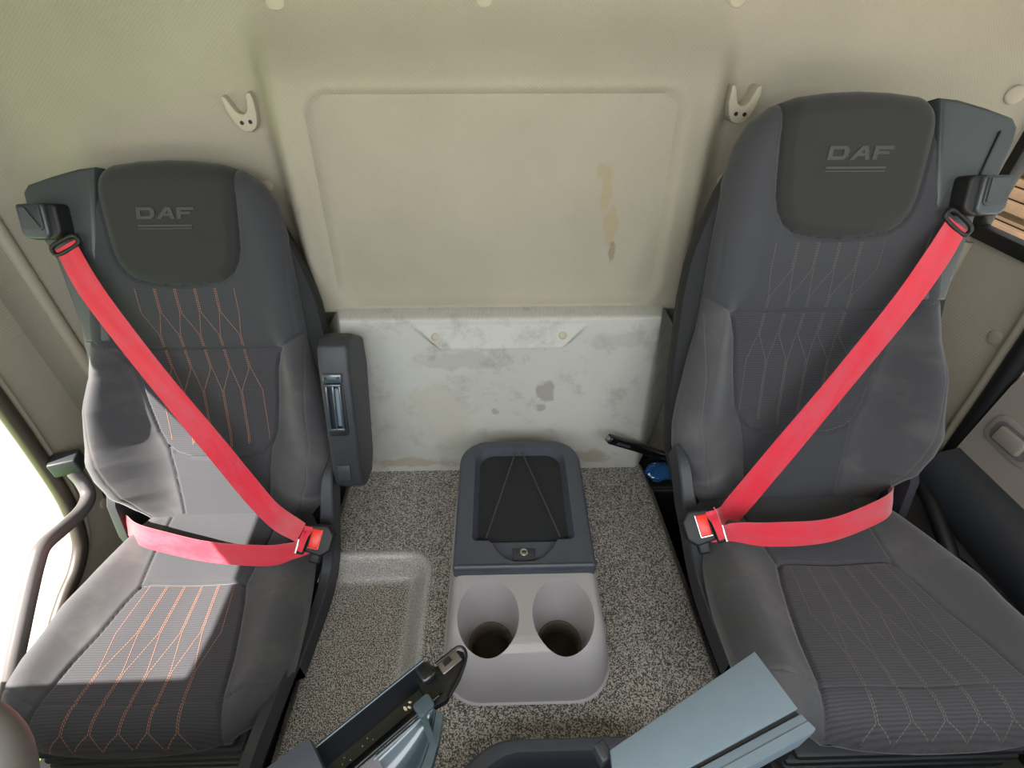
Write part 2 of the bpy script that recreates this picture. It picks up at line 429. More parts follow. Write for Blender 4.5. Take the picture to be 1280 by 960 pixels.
def wall_panel(name, x, poly, t, mat, un=1):
    """side panel: polygon in (y, z) at plane x"""
    return struct(prism(name, poly, (x, 0, 0), (0, 1, 0), (0, 0, 1), (un, 0, 0), t, mat))
# left side: panel behind the open door, rail over it
edge_l = [(0.875, 1.05), (0.862, 0.6), (0.852, 0.315), (0.832, 0.08), (0.812, -0.022), (0.795, -0.07), (0.775, -0.105), (0.73, -0.14), (0.668, -0.165), (0.60, -0.21), (0.56, -0.3), (0.55, -0.5)]
wall_panel('wall_left', -1.10, edge_l + [(1.005, -0.5), (1.005, 1.05)], 0.04, m_pillar, -1)
wall_panel('trim_1', -1.10, [(-0.42, 0.80), (0.87, 0.80), (0.868, 1.04), (1.01, 1.05), (1.01, 1.28), (-0.42, 1.28)], 0.05, m_pillar, -1)
wall_panel('trim_2', -1.10, [(-0.62, -0.5), (0.36, -0.5), (0.36, 0.08), (0.01, 0.80), (-0.62, 0.80)], 0.05, m_pillar, -1)  # unseen panel shaped to end the sun patch on the left cushion
# door seal and pale edging
tube('trim_3', [(-1.092, y - 0.010, z) for y, z in edge_l[:-1]], 0.017, m_seal, None, 12, None, 6)['kind'] = 'structure'
tube('trim_4', [(-1.094, y + 0.018, z - 0.004) for y, z in edge_l[:-3]], 0.007, m_trim, None, 10, None, 6)['kind'] = 'structure'
# bead down the two rear corners
for k, s in ((5, -1), (6, 1)):
    tube('trim_%d' % k, [(s * (1.075 if s < 0 else 1.092), 1.058 if s < 0 else 1.09, z) for z in np.linspace(-0.4, 1.2 if s < 0 else 0.56, 12)], 0.014, m_trim if s < 0 else m_trim, None, 12)['kind'] = 'structure'
# right side: panel with quarter window
wall_panel('wall_right', 1.10, [(0.85, -0.5), (1.098, -0.5), (1.098, 0.575), (0.85, 0.575)], 0.04, m_pillar, 1)
wr = bpy.data.objects['wall_right']
wall_panel('trim_7', 1.10, [(0.84, 1.02), (1.10, 1.02), (1.10, 1.28), (0.84, 1.28)], 0.04, m_pillar, 1)
m_glass = bpy.data.materials.new('clear_glass'); m_glass.use_nodes = True
_n = m_glass.node_tree; _b = _n.nodes['Principled BSDF']; _b.inputs['Roughness'].default_value = 0.02; _b.inputs['Transmission Weight'].default_value = 1.0
_b.inputs['IOR'].default_value = 1.02; _b.inputs['Base Color'].default_value = (0.92, 0.96, 0.94, 1)

# ---- roof, floor, front
struct(box2('ceiling', (-1.15, -0.42, 1.26), (1.15, 1.2, 1.30), m_wall, None, 0.0))
struct(box2('floor', (-1.15, -0.65, -0.52), (1.15, 1.15, -0.47), m_void, None, 0.0))
# right edge: seal + pale edging of the door aperture
edge_r = [(0.862, 1.05), (0.850, 0.7), (0.840, 0.45), (0.832, 0.3), (0.826, 0.15), (0.818, 0.03), (0.80, -0.06), (0.76, -0.14), (0.70, -0.2)]
tube('trim_8', [(1.088, y - 0.012, z) for y, z in edge_r], 0.021, m_black, None, 12, None, 6)['kind'] = 'structure'
tube('trim_9', [(1.092, y + 0.022, z) for y, z in edge_r], 0.013, m_trim, None, 10, None, 6)['kind'] = 'structure'

# quarter window in the right rear corner
win = struct(bpy.data.objects.new('window_1', None)); COL.objects.link(win); ORG['window_1'] = Vector((1.1, 1.0, 0.58)); win.location = (1.1, 1.0, 0.58)
bm = bmesh.new()
rbox(bm, (1.098, 0.978, 0.588), (0.03, 0.24, 0.030), None, 0.004)
rbox(bm, (1.098, 0.978, 1.01), (0.03, 0.24, 0.03), None, 0.004)
rbox(bm, (1.098, 0.868, 0.80), (0.03, 0.026, 0.42), None, 0.004)
rbox(bm, (1.098, 1.088, 0.80), (0.03, 0.026, 0.42), None, 0.004)
build('window_frame', bm, m_black, win)
box2('pane', (1.108, 0.87, 0.59), (1.112, 1.085, 1.01), m_glass, win, 0)

# ---- right door, closed
door = bpy.data.objects.new('door_1', None); COL.objects.link(door); struct(door); door.location = (1.1, 0.2, -0.45); ORG['door_1'] = Vector((1.1, 0.2, -0.45))
def door_sweep(name, prof, mat, y0=-0.6, y1=0.80, rk=0.0, parent=door):
    """sweep an (x, z) profile along y"""
    n = 14; ys = np.linspace(y0, y1, n); vs = []; fs = []
    for y in ys:
        for (x, z) in prof: vs.append((x, y, z))
    k = len(prof)
    for i in range(n - 1):
        for j in range(k - 1): fs.append((i * k + j, i * k + j + 1, (i + 1) * k + j + 1, (i + 1) * k + j))
    fs.append(tuple(range(k))); fs.append(tuple(range((n - 1) * k, n * k))[::-1])
    return raw(name, vs, fs, mat, parent, None, 40)
door_sweep('upper_panel', [(1.13, 0.40), (1.10, 0.405), (1.085, 0.395), (1.075, 0.36), (1.06, 0.16), (1.09, 0.15)], m_doorb, y1=0.795)
door_sweep('armrest', [(1.09, 0.19), (1.05, 0.178), (1.025, 0.168), (1.008, 0.15), (1.0, 0.12), (1.0, 0.085), (1.01, 0.055), (1.06, 0.05)], m_slate2, y1=0.79)
door_sweep('lower_panel', [(1.08, 0.08), (1.035, 0.07), (1.03, 0.0), (1.045, -0.10), (1.06, -0.3), (1.08, -0.46)], m_door, y1=0.78)
bm = bmesh.new(); add_prism(bm, rrect(0.25, 0.64, -0.20, 0.015, 0.05), (1.041, 0, 0), (0, 1, 0), (0, 0, 1), (-1, 0, 0), 0.022, 0.006)
build('door_pocket', bm, m_black, door)
bm = bmesh.new(); rbox(bm, (1.10, 0.1, 0.417), (0.03, 1.43, 0.03), None, 0.006); rbox(bm, (1.105, 0.81, 0.7), (0.03, 0.03, 0.6), None, 0.005)
build('window_frame', bm, m_black, door)
box2('pane', (1.104, -0.6, 0.43), (1.108, 0.80, 1.04), m_glass, door, 0)
slope = Vector((0.015, 0, 0.2)).normalized(); nrm = Vector((-slope.z, 0, slope.x))
def on_door(y, z): return Vector((1.06 + (z - 0.16) * 0.015 / 0.2, y, z)) + nrm * 0.0005
bm = bmesh.new(); add_prism(bm, rrect(-0.058, 0.058, -0.034, 0.034, 0.022), on_door(0.715, 0.275), (0, 1, 0), slope, nrm, 0.006, 0.003)
sp = build('switch_plate', bm, m_doorb, door)
bm = bmesh.new(); add_prism(bm, rrect(-0.046, 0.046, -0.024, 0.024, 0.016), on_door(0.715, 0.275) + nrm * 0.0065, (0, 1, 0), slope, nrm, 0.001)
build('switch_recess', bm, m_door, sp)
bm = bmesh.new(); add_prism(bm, rrect(-0.030, 0.030, -0.017, 0.017, 0.005), on_door(0.715, 0.275) + nrm * 0.0075, (0, 1, 0), slope, nrm, 0.009, 0.003)
build('window_switch', bm, m_doorb, sp)
bm = bmesh.new(); add_prism(bm, rrect(-0.05, 0.05, -0.06, 0.03, 0.028), on_door(0.585, 0.27), (0, 1, 0), slope, nrm, 0.005, 0.003)
build('handle_plate', bm, m_doorb, door)

# ---- dashboard (only its rear edge would show)
bm = bmesh.new(); rbox(bm, (0, -0.28, 0.14), (2.1, 0.62, 0.56), None, 0.05, 4)
struct(build('dashboard', bm, m_slate2))

# ---- outside
bm = bmesh.new(); rbox(bm, (0, 0, -1.35), (40, 40, 0.1), None, 0)
m_ground = M('pale_concrete_yard', (206, 202, 190), 0.9, (4, 0.3, 0.02), var=(1.5, 0.05))
struct(build('ground', bm, m_ground))

bm = bmesh.new(); rbox(bm, (-3.6, -2.5, -1.29), (4.6, 6.4, 0.04), None, 0)  # unseen green patch added to bounce green light onto the rear wall
m_bounce_green = M('bounce_green', (124, 190, 48), 0.9, (60, 0.8, 0.02), var=(8, 0.15))
struct(build('green_bounce_patch', bm, m_bounce_green))

# ---- tunnel mat (between the seats)
MX0, MX1, MY0, MY1 = -0.425, 0.415, 0.04, 0.925
def mat_z(x, y):
    x = np.asarray(x, float); y = np.asarray(y, float)
    # pressed-in foot well beside the left seat
    x1, y1, r = -0.168, 0.662, 0.055
    qx = x - (x1 - r); qy = y - (y1 - r)
    d = -(np.hypot(np.maximum(qx, 0), np.maximum(qy, 0)) + np.minimum(np.maximum(qx, qy), 0) - r)
    z = -0.045 * smooth((d) / 0.050) + 0.002 * np.exp(-((d) / 0.006) ** 2)
    return z
xs = np.linspace(MX0, MX1, 190); ys = np.linspace(MY0, MY1, 200)
X, Y = np.meshgrid(xs, ys)
# sides of the mat bow a little and run in towards the rear
t = (Y - MY0) / (MY1 - MY0)
XR = np.where(X > 0, X * (1 - 0.055 * t ** 2), X)
Zm = mat_z(XR, Y)
e = np.minimum(XR - XR[:, :1], XR[:, -1:] - XR)
Zm = Zm - 0.03 * (1 - smooth(e / 0.03)) ** 2
XR = np.concatenate([XR[:, :1] + .006, XR, XR[:, -1:] - .006], 1); Y = np.concatenate([Y[:, :1], Y, Y[:, -1:]], 1)
Zm = np.concatenate([Zm[:, :1] * 0 - .12, Zm, Zm[:, -1:] * 0 - .12], 1)
P = np.stack([XR, Y, Zm], -1).reshape(-1, 3)
tun = thing('engine_tunnel', 'low engine hump between the seats, covered by a speckled grey mat', 'floor hump', (0, 0.48, -0.45))
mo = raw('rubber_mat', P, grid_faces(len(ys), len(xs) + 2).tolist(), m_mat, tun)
def wear_sheen_of(x, y):
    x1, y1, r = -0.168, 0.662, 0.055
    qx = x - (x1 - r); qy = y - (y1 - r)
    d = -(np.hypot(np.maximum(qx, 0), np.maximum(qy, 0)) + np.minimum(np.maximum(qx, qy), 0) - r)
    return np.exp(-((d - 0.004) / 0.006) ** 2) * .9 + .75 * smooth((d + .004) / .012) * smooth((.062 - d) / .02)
wa = mo.data.attributes.new('wear_sheen', 'FLOAT', 'POINT'); wa.data.foreach_set('value', np.clip(wear_sheen_of(P[:, 0], P[:, 1]), 0, 1).astype(np.float32))
bm = bmesh.new()
add_prism(bm, [(MX0 + 0.003, -0.027), (MX1 - 0.003, -0.027), (MX1 + 0.0, -0.1), (MX1 - 0.02, -0.46), (MX0 + 0.02, -0.46), (MX0, -0.1)][::-1], (0, MY0, 0), (1, 0, 0), (0, 0, 1), (0, 1, 0), 0.30)
bmesh.ops.translate(bm, verts=bm.verts[:], vec=(0, 0, -0.015))
bm.free()
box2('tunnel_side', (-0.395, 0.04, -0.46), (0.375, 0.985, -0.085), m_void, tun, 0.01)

# ---- rear lower panel
lp = thing('rear_lower_panel', 'stained off-white lower back panel with pull ledge, behind the centre console', 'panel', (0, 0.97, 0))
def lp_section(z):
    yf = 0.912 + 0.020 * z / 0.455
    wing = np.interp(z, [0, 0.31, 0.455], [0.455, 0.455, 0.36])
    yw = np.interp(z, [0, 0.31, 0.455], [1.09, 1.07, 0.99])
    return yf, wing, yw
zs = np.concatenate([np.linspace(0, 0.36, 40), np.linspace(0.362, 0.452, 60)])
S = np.concatenate([np.linspace(-1, -0.74, 16, endpoint=False), np.linspace(-0.74, 0.74, 150, endpoint=False), np.linspace(0.74, 1, 17)])
rows = []
for z in zs:
    yf, wg, yw = lp_section(z)
    hx = 0.352 + 0.016 * (1 - z / 0.455) * 0.8
    row = []
    for s in S:
        a = abs(s)
        if a <= 0.74: x = hx * a / 0.74; y = yf
        else:
            q = (a - 0.74) / 0.26; x = hx + (wg + 0.01 - hx) * q; y = yf + (yw - yf) * q
        row.append([x * (1 if s >= 0 else -1) - 0.002, y, z])
    rows.append(row)
P = np.array(rows)
# soften the two vertical front corners
for _ in range(3):
    P[:, 1:-1, 1] = 0.25 * P[:, :-2, 1] + 0.5 * P[:, 1:-1, 1] + 0.25 * P[:, 2:, 1]
# ledge: comes forward as it goes down, then cuts back under
hw = 0.155 + (P[..., 2] - 0.395) * 1.0
inx = smooth((hw - np.abs(P[..., 0] + 0.003)) / 0.02)
ramp = np.clip((0.443 - P[..., 2]) / 0.046, 0, 1) * (P[..., 2] > 0.393)
under = np.clip((P[..., 2] - 0.386) / 0.008, 0, 1)
P[..., 1] -= 0.020 * inx * ramp * under
nr, nc = P.shape[:2]
# rounded top edge running back as a shelf
top = []
for (dy, z) in ((0.002, 0.4545), (0.006, 0.4565), (0.012, 0.4575), (0.05, 0.4575), (0.09, 0.4575)):
    r_ = P[-1].copy(); r_[:, 1] = np.minimum(r_[:, 1] + dy, np.maximum(r_[:, 1], 0.99)); r_[:, 2] = z
    r_[:, 0] *= 1 - dy * 0.3
    top.append(r_)
P = np.concatenate([P, np.array(top)], 0)
raw('panel_face', P.reshape(-1, 3), grid_faces(P.shape[0], nc).tolist(), m_lower, lp, None, 40)
# pale pins set in the ledge and walls
def pin(p, n, r, label, group='round pins in the cab lining'):
    o = disc('lining_pin', p, n, r, 0.004, m_trim, None, 'auto', dome=0.004)
    return tag(o, label, 'pin', None)
pin((-0.148, 0.9235, 0.418), (0, -1, 0.35), 0.010, 'left one of two pale pins on the pull ledge of the lower panel')
pin((0.133, 0.9235, 0.418), (0, -1, 0.35), 0.010, 'right one of two pale pins on the pull ledge of the lower panel')
pin((-0.496, 1.099, 0.692), (0, -1, 0), 0.012, 'round beige pin beside the top right shoulder of the left seat')
pin((0.478, 1.095, 0.699), (0, -1, 0), 0.012, 'round beige pin beside the top left shoulder of the right seat')
pin((1.02, 1.096, 0.857), (-0.3, -1, 0), 0.017, 'large round beige pin at the top right corner of the rear wall')
pin((1.10, 0.905, 0.41), (-1, 0, 0), 0.017, 'round beige pin on the right pillar cloth, below the quarter window')
pin((-1.10, 0.89, -0.085), (1, 0, 0), 0.015, 'round beige pin low on the left pillar, by the grab handle')
pin((-0.39, 1.099, 1.003), (0, -1, 0), 0.017, 'dull pin at the top edge of the rear wall, above the left hook')
pin((-0.024, 1.099, 1.010), (0, -1, 0), 0.017, 'dull pin at the top edge of the rear wall, above its middle')
pin((0.425, 1.099, 1.010), (0, -1, 0), 0.017, 'dull pin at the top edge of the rear wall, above the right hook')
pin((1.10, 0.93, -0.005), (-1, 0, 0), 0.012, 'small pin low on the right pillar, beside the seat')

# ---- coat hooks
def hook(x, z, tilt, label):
    yy = [float(wall_y(x + d, z)) for d in (-.03, 0, .03)]
    yb = max(yy); y = min(yy) - .001
    t = thing('coat_hook', label, 'hook', (x, y, z - 0.03), 'coat hooks on the rear wall')
    ol = [(-0.030, 0.034), (-0.0255, 0.036), (-0.021, 0.032), (-0.012, 0.010), (-0.007, 0.004), (0, 0.002), (0.007, 0.004), (0.012, 0.010), (0.019, 0.034), (0.024, 0.037), (0.0285, 0.035),
          (0.030, 0.022), (0.027, 0.002), (0.022, -0.014), (0.015, -0.024), (0.006, -0.029), (-0.004, -0.029), (-0.013, -0.025), (-0.021, -0.014), (-0.028, 0.006)]
    c, s = math.cos(tilt), math.sin(tilt)
    pl = [(p[0] * c - p[1] * s, p[0] * s + p[1] * c) for p in ol]
    prism('hook_body', pl, (x, yb, z), (1, 0, 0), (0, 0, 1), (0, -1, 0), yb - y + 0.014, m_trim, t, 0.003)
    for dx in (-0.0075, 0.0095):
        q = (dx * c + 0.012 * s, dx * s - 0.012 * c)
        disc('screw_hole', (x + q[0], y - 0.0142, z + q[1]), (0, -1, 0), 0.0038, 0.0006, m_black, t)
hook(-0.497, 0.828, 0.10, 'beige two-pronged coat hook on the wall, right above the left seat')
hook(0.467, 0.842, -0.06, 'beige two-pronged coat hook on the wall, beside the right seat top')

# ================================================================== SEATS
BW = [(-0.03, .165), (0, .185), (.02, .202), (.06, .232), (.12, .256), (.17, .261), (.23, .254), (.3, .243), (.36, .229), (.42, .221), (.53, .214), (.63, .204), (.69, .189), (.725, .168), (.748, .138), (.760, .10), (.766, .05), (.768, 0.0)]
CW = [(-0.03, .185), (0, .198), (.06, .212), (.12, .224), (.2, .237), (.3, .243), (.34, .238), (.37, .226), (.397, .202), (.415, .165), (.426, .115), (.431, .06), (.432, 0.0)]
def hw_of(tab, v): return np.interp(v, [t[0] for t in tab], [t[1] for t in tab])
PAD = [(.118, .80), (.127, .745), (.1295, .70), (.126, .63), (.1235, .60), (.117, .577), (.105, .557), (.085, .543), (.05, .535), (0, .531)]
INS = [(.250, .445), (.225, .432), (.20, .419), (.180, .405), (.165, .388), (.150, .35), (.142, .28), (.130, .21), (.118, .180), (.10, .162), (.07, .152), (0, .147)]
LUM = [(.115, .176), (.106, .12), (.099, .05), (.095, -.03)]
PIPE = [(.165, .73), (.192, .68), (.203, .6), (.205, .5), (.21, .44)]
PIPE2 = [(.222, .40), (.224, .3), (.228, .2), (.212, .12), (.18, .045), (.15, -.01)]
def back_n(u, v):
    a = np.abs(u); w = hw_of(BW, v)
    n = np.interp(v, [-.03, 0, .1, .2, .35, .43, .5, .56, .80], [-.008, -.008, -.018, -.032, -.032, -.014, -.006, 0, -.004])
    padpoly = PAD + [(-0.01, .531), (-0.01, .80)]
    ip = inside(a, v, padpoly); dp = pdist(a, v, PAD)
    n = n + np.where(ip, 0.010 * smooth(dp / 0.022), 0)
    sw = np.interp(v, [-.03, .15, .19, .28, .36, .40, .45, .77], [.095, .112, .13, .142, .152, .16, .13, .12])
    bo = np.interp(v, [-.03, .03, .08, .16, .28, .36, .42, .5, .62, .77], [.0, .02, .055, .078, .074, .052, .026, .012, .006, 0])
    n = n + bo * smooth((a - sw) / np.maximum(w * 0.90 - sw, 0.03))
    d = pdist(a, v, [(t[1], t[0]) for t in BW])
    r = 0.042
    q = np.clip(1 - d / r, 0, 1)
    n = n - r * (1 - np.sqrt(np.maximum(1 - q * q, 0)))
    for ln, dp_, wd in ((PAD, .0055, .0032), ([(0, .402), (.172, .402)], .0045, .0028), (INS, .006, .0032), (LUM, .0045, .003), (PIPE, .002, .0025), (PIPE2, .0018, .002)):
        n = n - dp_ * np.exp(-(pdist(a, v, ln) / wd) ** 2)
    # soft creases where the lumbar pushes out
    n = n + 0.0012 * np.sin(v * 120 + 3 * np.sin(a * 25)) * smooth((.15 - v) / .1) * smooth((a - .1) / .05)
    return n
CINS = [(0, .150), (.088, .150), (.101, .153), (.108, .162), (.117, .19), (.131, .25), (.143, .3), (.152, .36), (.160, .41), (.166, .46)]
CSIDE = [(.106, .157), (.112, .11), (.120, .04), (.124, -.03)]
CREASE = [(0, .372), (.153, .37), (.20, .355), (.25, .335)]
def cush_n(u, v):
    a = np.abs(u); w = hw_of(CW, v)
    sw = np.interp(v, [-.03, .15, .25, .36, .46], [.115, .105, .13, .15, .165])
    n = np.interp(v, [-.03, .1, .15, .25, .36, .46], [.012, .004, .0, -.004, .002, .0])
    bo = np.interp(v, [-.03, .05, .2, .35, .42, .46], [.006, .018, .034, .026, .010, 0])
    n = n + bo * smooth((a - sw) / np.maximum(w * 0.88 - sw, 0.03))
    n = n - 0.005 * (1 - smooth(a / 0.1)) * smooth((v - .05) / .1) * smooth((.45 - v) / .1)
    d = pdist(a, v, [(t[1], t[0]) for t in CW])
    r = 0.055
    q = np.clip(1 - d / r, 0, 1)
    n = n - r * (1 - np.sqrt(np.maximum(1 - q * q, 0)))
    for ln, dp_, wd in ((CINS, .006, .0035), (CSIDE, .004, .003), (CREASE, .003, .002)):
        n = n - dp_ * np.exp(-(pdist(a, v, ln) / wd) ** 2)
    return n

def spread(n, pw):
    t = np.linspace(-1, 1, n); return (1 - pw) * t + pw * np.sin(t * math.pi / 2)

def seat(loc, rec, tilt, s, label, side_word, thread):
    O = Vector(loc)
    root = thing('truck_seat', label, 'seat', (O.x, O.y - 0.15, -0.47), None)
    BV = Vector((0, math.sin(rec), math.cos(rec))); BN = Vector((0, -math.cos(rec), math.sin(rec)))
    CV = Vector((0, -math.cos(tilt), math.sin(tilt))); CN = Vector((0, math.sin(tilt), math.cos(tilt)))
    XX = Vector((s, 0, 0))
    def bp(u, v, n): return O + XX * u + BV * v + BN * n
    def cp(u, v, n): return O + XX * u + CV * v + CN * n
    def arr(V_, N_, U, V, Nn):
        return np.array(O)[None, :] + U.reshape(-1, 1) * np.array(XX)[None, :] + V.reshape(-1, 1) * np.array(V_)[None, :] + Nn.reshape(-1, 1) * np.array(N_)[None, :]
    # ---------------- backrest
    sg = spread(230, 0.35)
    vv = np.concatenate([np.linspace(-.03, .68, 270, endpoint=False), .68 + (.768 - .68) * np.sin(np.linspace(0, math.pi / 2, 46))])
    V = np.repeat(vv[:, None], len(sg), 1); U = hw_of(BW, vv)[:, None] * sg[None, :]
    Nn = back_n(U, V); P = arr(BV, BN, U, V, Nn); UV = np.stack([U.ravel() * s, V.ravel()], -1)
    Vc = (V[:-1, :-1] + V[1:, 1:]) / 2; Uc = (U[:-1, :-1] + U[1:, 1:] + U[:-1, 1:] + U[1:, :-1]) / 4; A = np.abs(Uc)
    pad = inside(A, Vc, PAD + [(-0.01, .531), (-0.01, .80)])
    ins = inside(A, Vc, [(-.01, .402), (.172, .402)] + INS[4:] + [(-.01, .147)])
    lum = inside(A, Vc, [(-.01, .147), (.07, .152), (.10, .162), (.115, .176)] + LUM[1:] + [(.095, -.04), (-.01, -.04)]) & ~ins
    upper = inside(A, Vc, [(-.01, .402), (.172, .402), (.18, .405)] + INS[2::-1] + [(.30, .46), (.30, .80), (-.01, .80)]) & ~pad
    bol = ~(pad | ins | lum | upper)
    flip = s > 0
    F = lambda m_: grid_faces(len(vv), len(sg), not flip, m_)
    # winding: u to the right, v up, normal towards the driver -> reversed for s<0
    F = lambda m_: grid_faces(len(vv), len(sg), s < 0, m_)
    up_ = sub_mesh('shoulder_panel', P, UV, F(upper), m_cloth_up, root)
    pd_ = sub_mesh('headrest_pad', P, UV, F(pad), m_cloth_pad, root)
    bi_ = sub_mesh('backrest_insert', P, UV, F(ins), m_cloth_ins, root)
    sub_mesh('lumbar_panel', P, UV, F(lum), m_cloth_up, root)
    sub_mesh('backrest_bolster', P, UV, F(bol & (Uc > 0)), m_cloth_bol, root)
    sub_mesh('backrest_bolster', P, UV, F(bol & (Uc < 0)), m_cloth_bol, root)
    # sides of the backrest: fabric edge then black shell
    ol = [(t[1], t[0]) for t in BW]
    def skirt(name, tab, mat, V_, N_, f, n0, n1, grow=0.0):
        vs_ = np.concatenate([np.linspace(tab[0][0], tab[-1][0] - 0.03, 60, endpoint=False), tab[-1][0] - 0.03 + 0.03 * np.sin(np.linspace(0, math.pi / 2, 14))])
        path = [(-hw_of(tab, v_), v_) for v_ in vs_] + [(hw_of(tab, v_), v_) for v_ in vs_[::-1][1:]]
        pu = np.array([p[0] for p in path]); pv = np.array([p[1] for p in path])
        e = f(pu, pv)
        L_ = 8; U_, V__, N2 = [], [], []
        for k in range(L_ + 1):
            t = k / L_
            U_.append(pu * (1 - grow * 0.0 - 0.10 * t * t)); V__.append(pv * 1.0 - (0.01 * t * t) * (pv > 0.6)); N2.append(e * (1 - t) + (n1) * t)
        U_ = np.array(U_); V__ = np.array(V__); N2 = np.array(N2)
        PP = arr(V_, N_, U_, V__, N2)
        return raw(name, PP, grid_faces(L_ + 1, len(path), s > 0).tolist(), mat, root, None, 60, np.stack([U_.ravel(), N2.ravel()], -1))
    skirt('backrest_side', BW, m_cloth_up, BV, BN, back_n, -.03, -.085)
    # black shell behind
    SW = [(-0.06, .20), (0, .225), (.1, .255), (.2, .262), (.3, .262), (.42, .258), (.50, .248), (.56, .228), (.62, .205), (.68, .17)]
    n_ = 24; vsn = np.linspace(-.06, .68, n_); bm = bmesh.new(); rings = []
    for v_ in vsn:
        w_ = hw_of(SW, v_); cs = [(-w_, -.052), (-w_ * .985, -.042), (-w_ * .9, -.04), (w_ * .9, -.04), (w_ * .985, -.042), (w_, -.052), (w_ * .98, -.085), (w_ * .9, -.098), (-w_ * .9, -.098), (-w_ * .98, -.085)]
        dn = 0.0
        rings.append([bm.verts.new(bp(c_[0], v_, c_[1] + dn)) for c_ in cs])
    for A_, B_ in zip(rings[:-1], rings[1:]):
        for k in range(10): bm.faces.new((A_[k], A_[(k + 1) % 10], B_[(k + 1) % 10], B_[k]))
    bm.faces.new(rings[0]); bm.faces.new(rings[-1][::-1]); bmesh.ops.recalc_face_normals(bm, faces=bm.faces[:])
    build('back_shell', bm, m_shell, root, None, 50)
    # ---------------- cushion
    sg = spread(230, 0.4)
    vv = np.concatenate([np.linspace(-.03, .38, 164, endpoint=False), .38 + (.432 - .38) * np.sin(np.linspace(0, math.pi / 2, 40))])
    V = np.repeat(vv[:, None], len(sg), 1); U = hw_of(CW, vv)[:, None] * sg[None, :]
    Nn = cush_n(U, V); P = arr(CV, CN, U, V, Nn); UV = np.stack([U.ravel() * s, V.ravel() + 2.0], -1)
    Vc = (V[:-1, :-1] + V[1:, 1:]) / 2; Uc = (U[:-1, :-1] + U[1:, 1:] + U[:-1, 1:] + U[1:, :-1]) / 4; A = np.abs(Uc)
    ins = inside(A, Vc, [(-.01, .150)] + CINS[1:] + [(-.01, .46)])
    rear = inside(A, Vc, [(-.01, -.04), (.124, -.04)] + CSIDE[::-1] + [(.101, .153), (.088, .150), (-.01, .150)])
    bol = ~(ins | rear)
    F = lambda m_: grid_faces(len(vv), len(sg), s > 0, m_)
    ci_ = sub_mesh('cushion_insert', P, UV, F(ins), m_cloth_ins, root)
    sub_mesh('cushion_rear_panel', P, UV, F(rear & ~ins), m_cloth_up, root)
    sub_mesh('cushion_bolster', P, UV, F(bol & (Uc > 0)), m_cloth_bol, root)
    sub_mesh('cushion_bolster', P, UV, F(bol & (Uc < 0)), m_cloth_bol, root)
    def cskirt():
        tab = CW
        vs_ = np.concatenate([np.linspace(tab[0][0], tab[-1][0] - 0.06, 50, endpoint=False), tab[-1][0] - 0.06 + 0.06 * np.sin(np.linspace(0, math.pi / 2, 20))])
        path = [(-hw_of(tab, v_), v_) for v_ in vs_] + [(hw_of(tab, v_), v_) for v_ in vs_[::-1][1:]]
        pu = np.array([p[0] for p in path]); pv = np.array([p[1] for p in path]); e = cush_n(pu, pv)
        U_, V_, N_ = [], [], []
        for k in range(9):
            t = k / 8
            U_.append(pu * (1 - 0.05 * t * t)); V_.append(pv - 0.05 * t * t * smooth((pv - .3) / .08)); N_.append(e * (1 - t) - .085 * t)
        U_ = np.array(U_); V_ = np.array(V_); N_ = np.array(N_)
        return raw('cushion_side', arr(CV, CN, U_, V_, N_), grid_faces(9, len(path), s < 0).tolist(), m_cloth_bol, root, None, 60, np.stack([U_.ravel(), N_.ravel() + 3], -1))
    cskirt()
    # ---------------- stitching, real dashes of thread lying on the cloth
    def stitches(name, lines, f, to, par, mat):
        vs, fs = [], []
        for ln in lines:
            ln = np.array(ln, float); seg = np.hypot(*(ln[1:] - ln[:-1]).T); cum = np.concatenate([[0], np.cumsum(seg)])
            p = 0.0005
            while p + 0.003 < cum[-1]:
                a0 = [np.interp(p, cum, ln[:, 0]), np.interp(p, cum, ln[:, 1])]; a1 = [np.interp(p + .003, cum, ln[:, 0]), np.interp(p + .003, cum, ln[:, 1])]
                d = np.array(a1) - np.array(a0); l = np.hypot(*d) + 1e-9; nx, ny = -d[1] / l * .00045, d[0] / l * .00045
                k = len(vs)
                q = [(a0[0] + nx, a0[1] + ny), (a0[0] - nx, a0[1] - ny), (a1[0] - nx, a1[1] - ny), (a1[0] + nx, a1[1] + ny)]
                nn = f(np.array([c[0] for c in q]), np.array([c[1] for c in q]))
                for c, n0 in zip(q, nn): vs.append(to(c[0], c[1], float(n0) - 0.0003))
                for c, n0 in zip(q, nn): vs.append(to(c[0], c[1], float(n0) + 0.0006))
                fs += [(k, k + 1, k + 5, k + 4), (k + 1, k + 2, k + 6, k + 5), (k + 2, k + 3, k + 7, k + 6), (k + 3, k, k + 4, k + 7), (k + 4, k + 5, k + 6, k + 7)]
                p += 0.0044
        o = raw(name, vs, fs, mat, par, None, False); o['kind'] = 'stuff'
        return o
    A_ = [-.1, -.062, -.022, .018, .058, .097]; B_ = [-.092, -.050, -.010, .032, .072]; C_ = [-.112, -.066, -.026, .016, .058, .105]
    if s > 0: A_ = [-.112, -.073, -.036, .002, .041, .082]; B_ = [-.105, -.067, -.030, .008, .048]; C_ = [-.122, -.082, -.042, -.002, .04, .082]
    g = .0016
    lines_u, lines_l = [], []
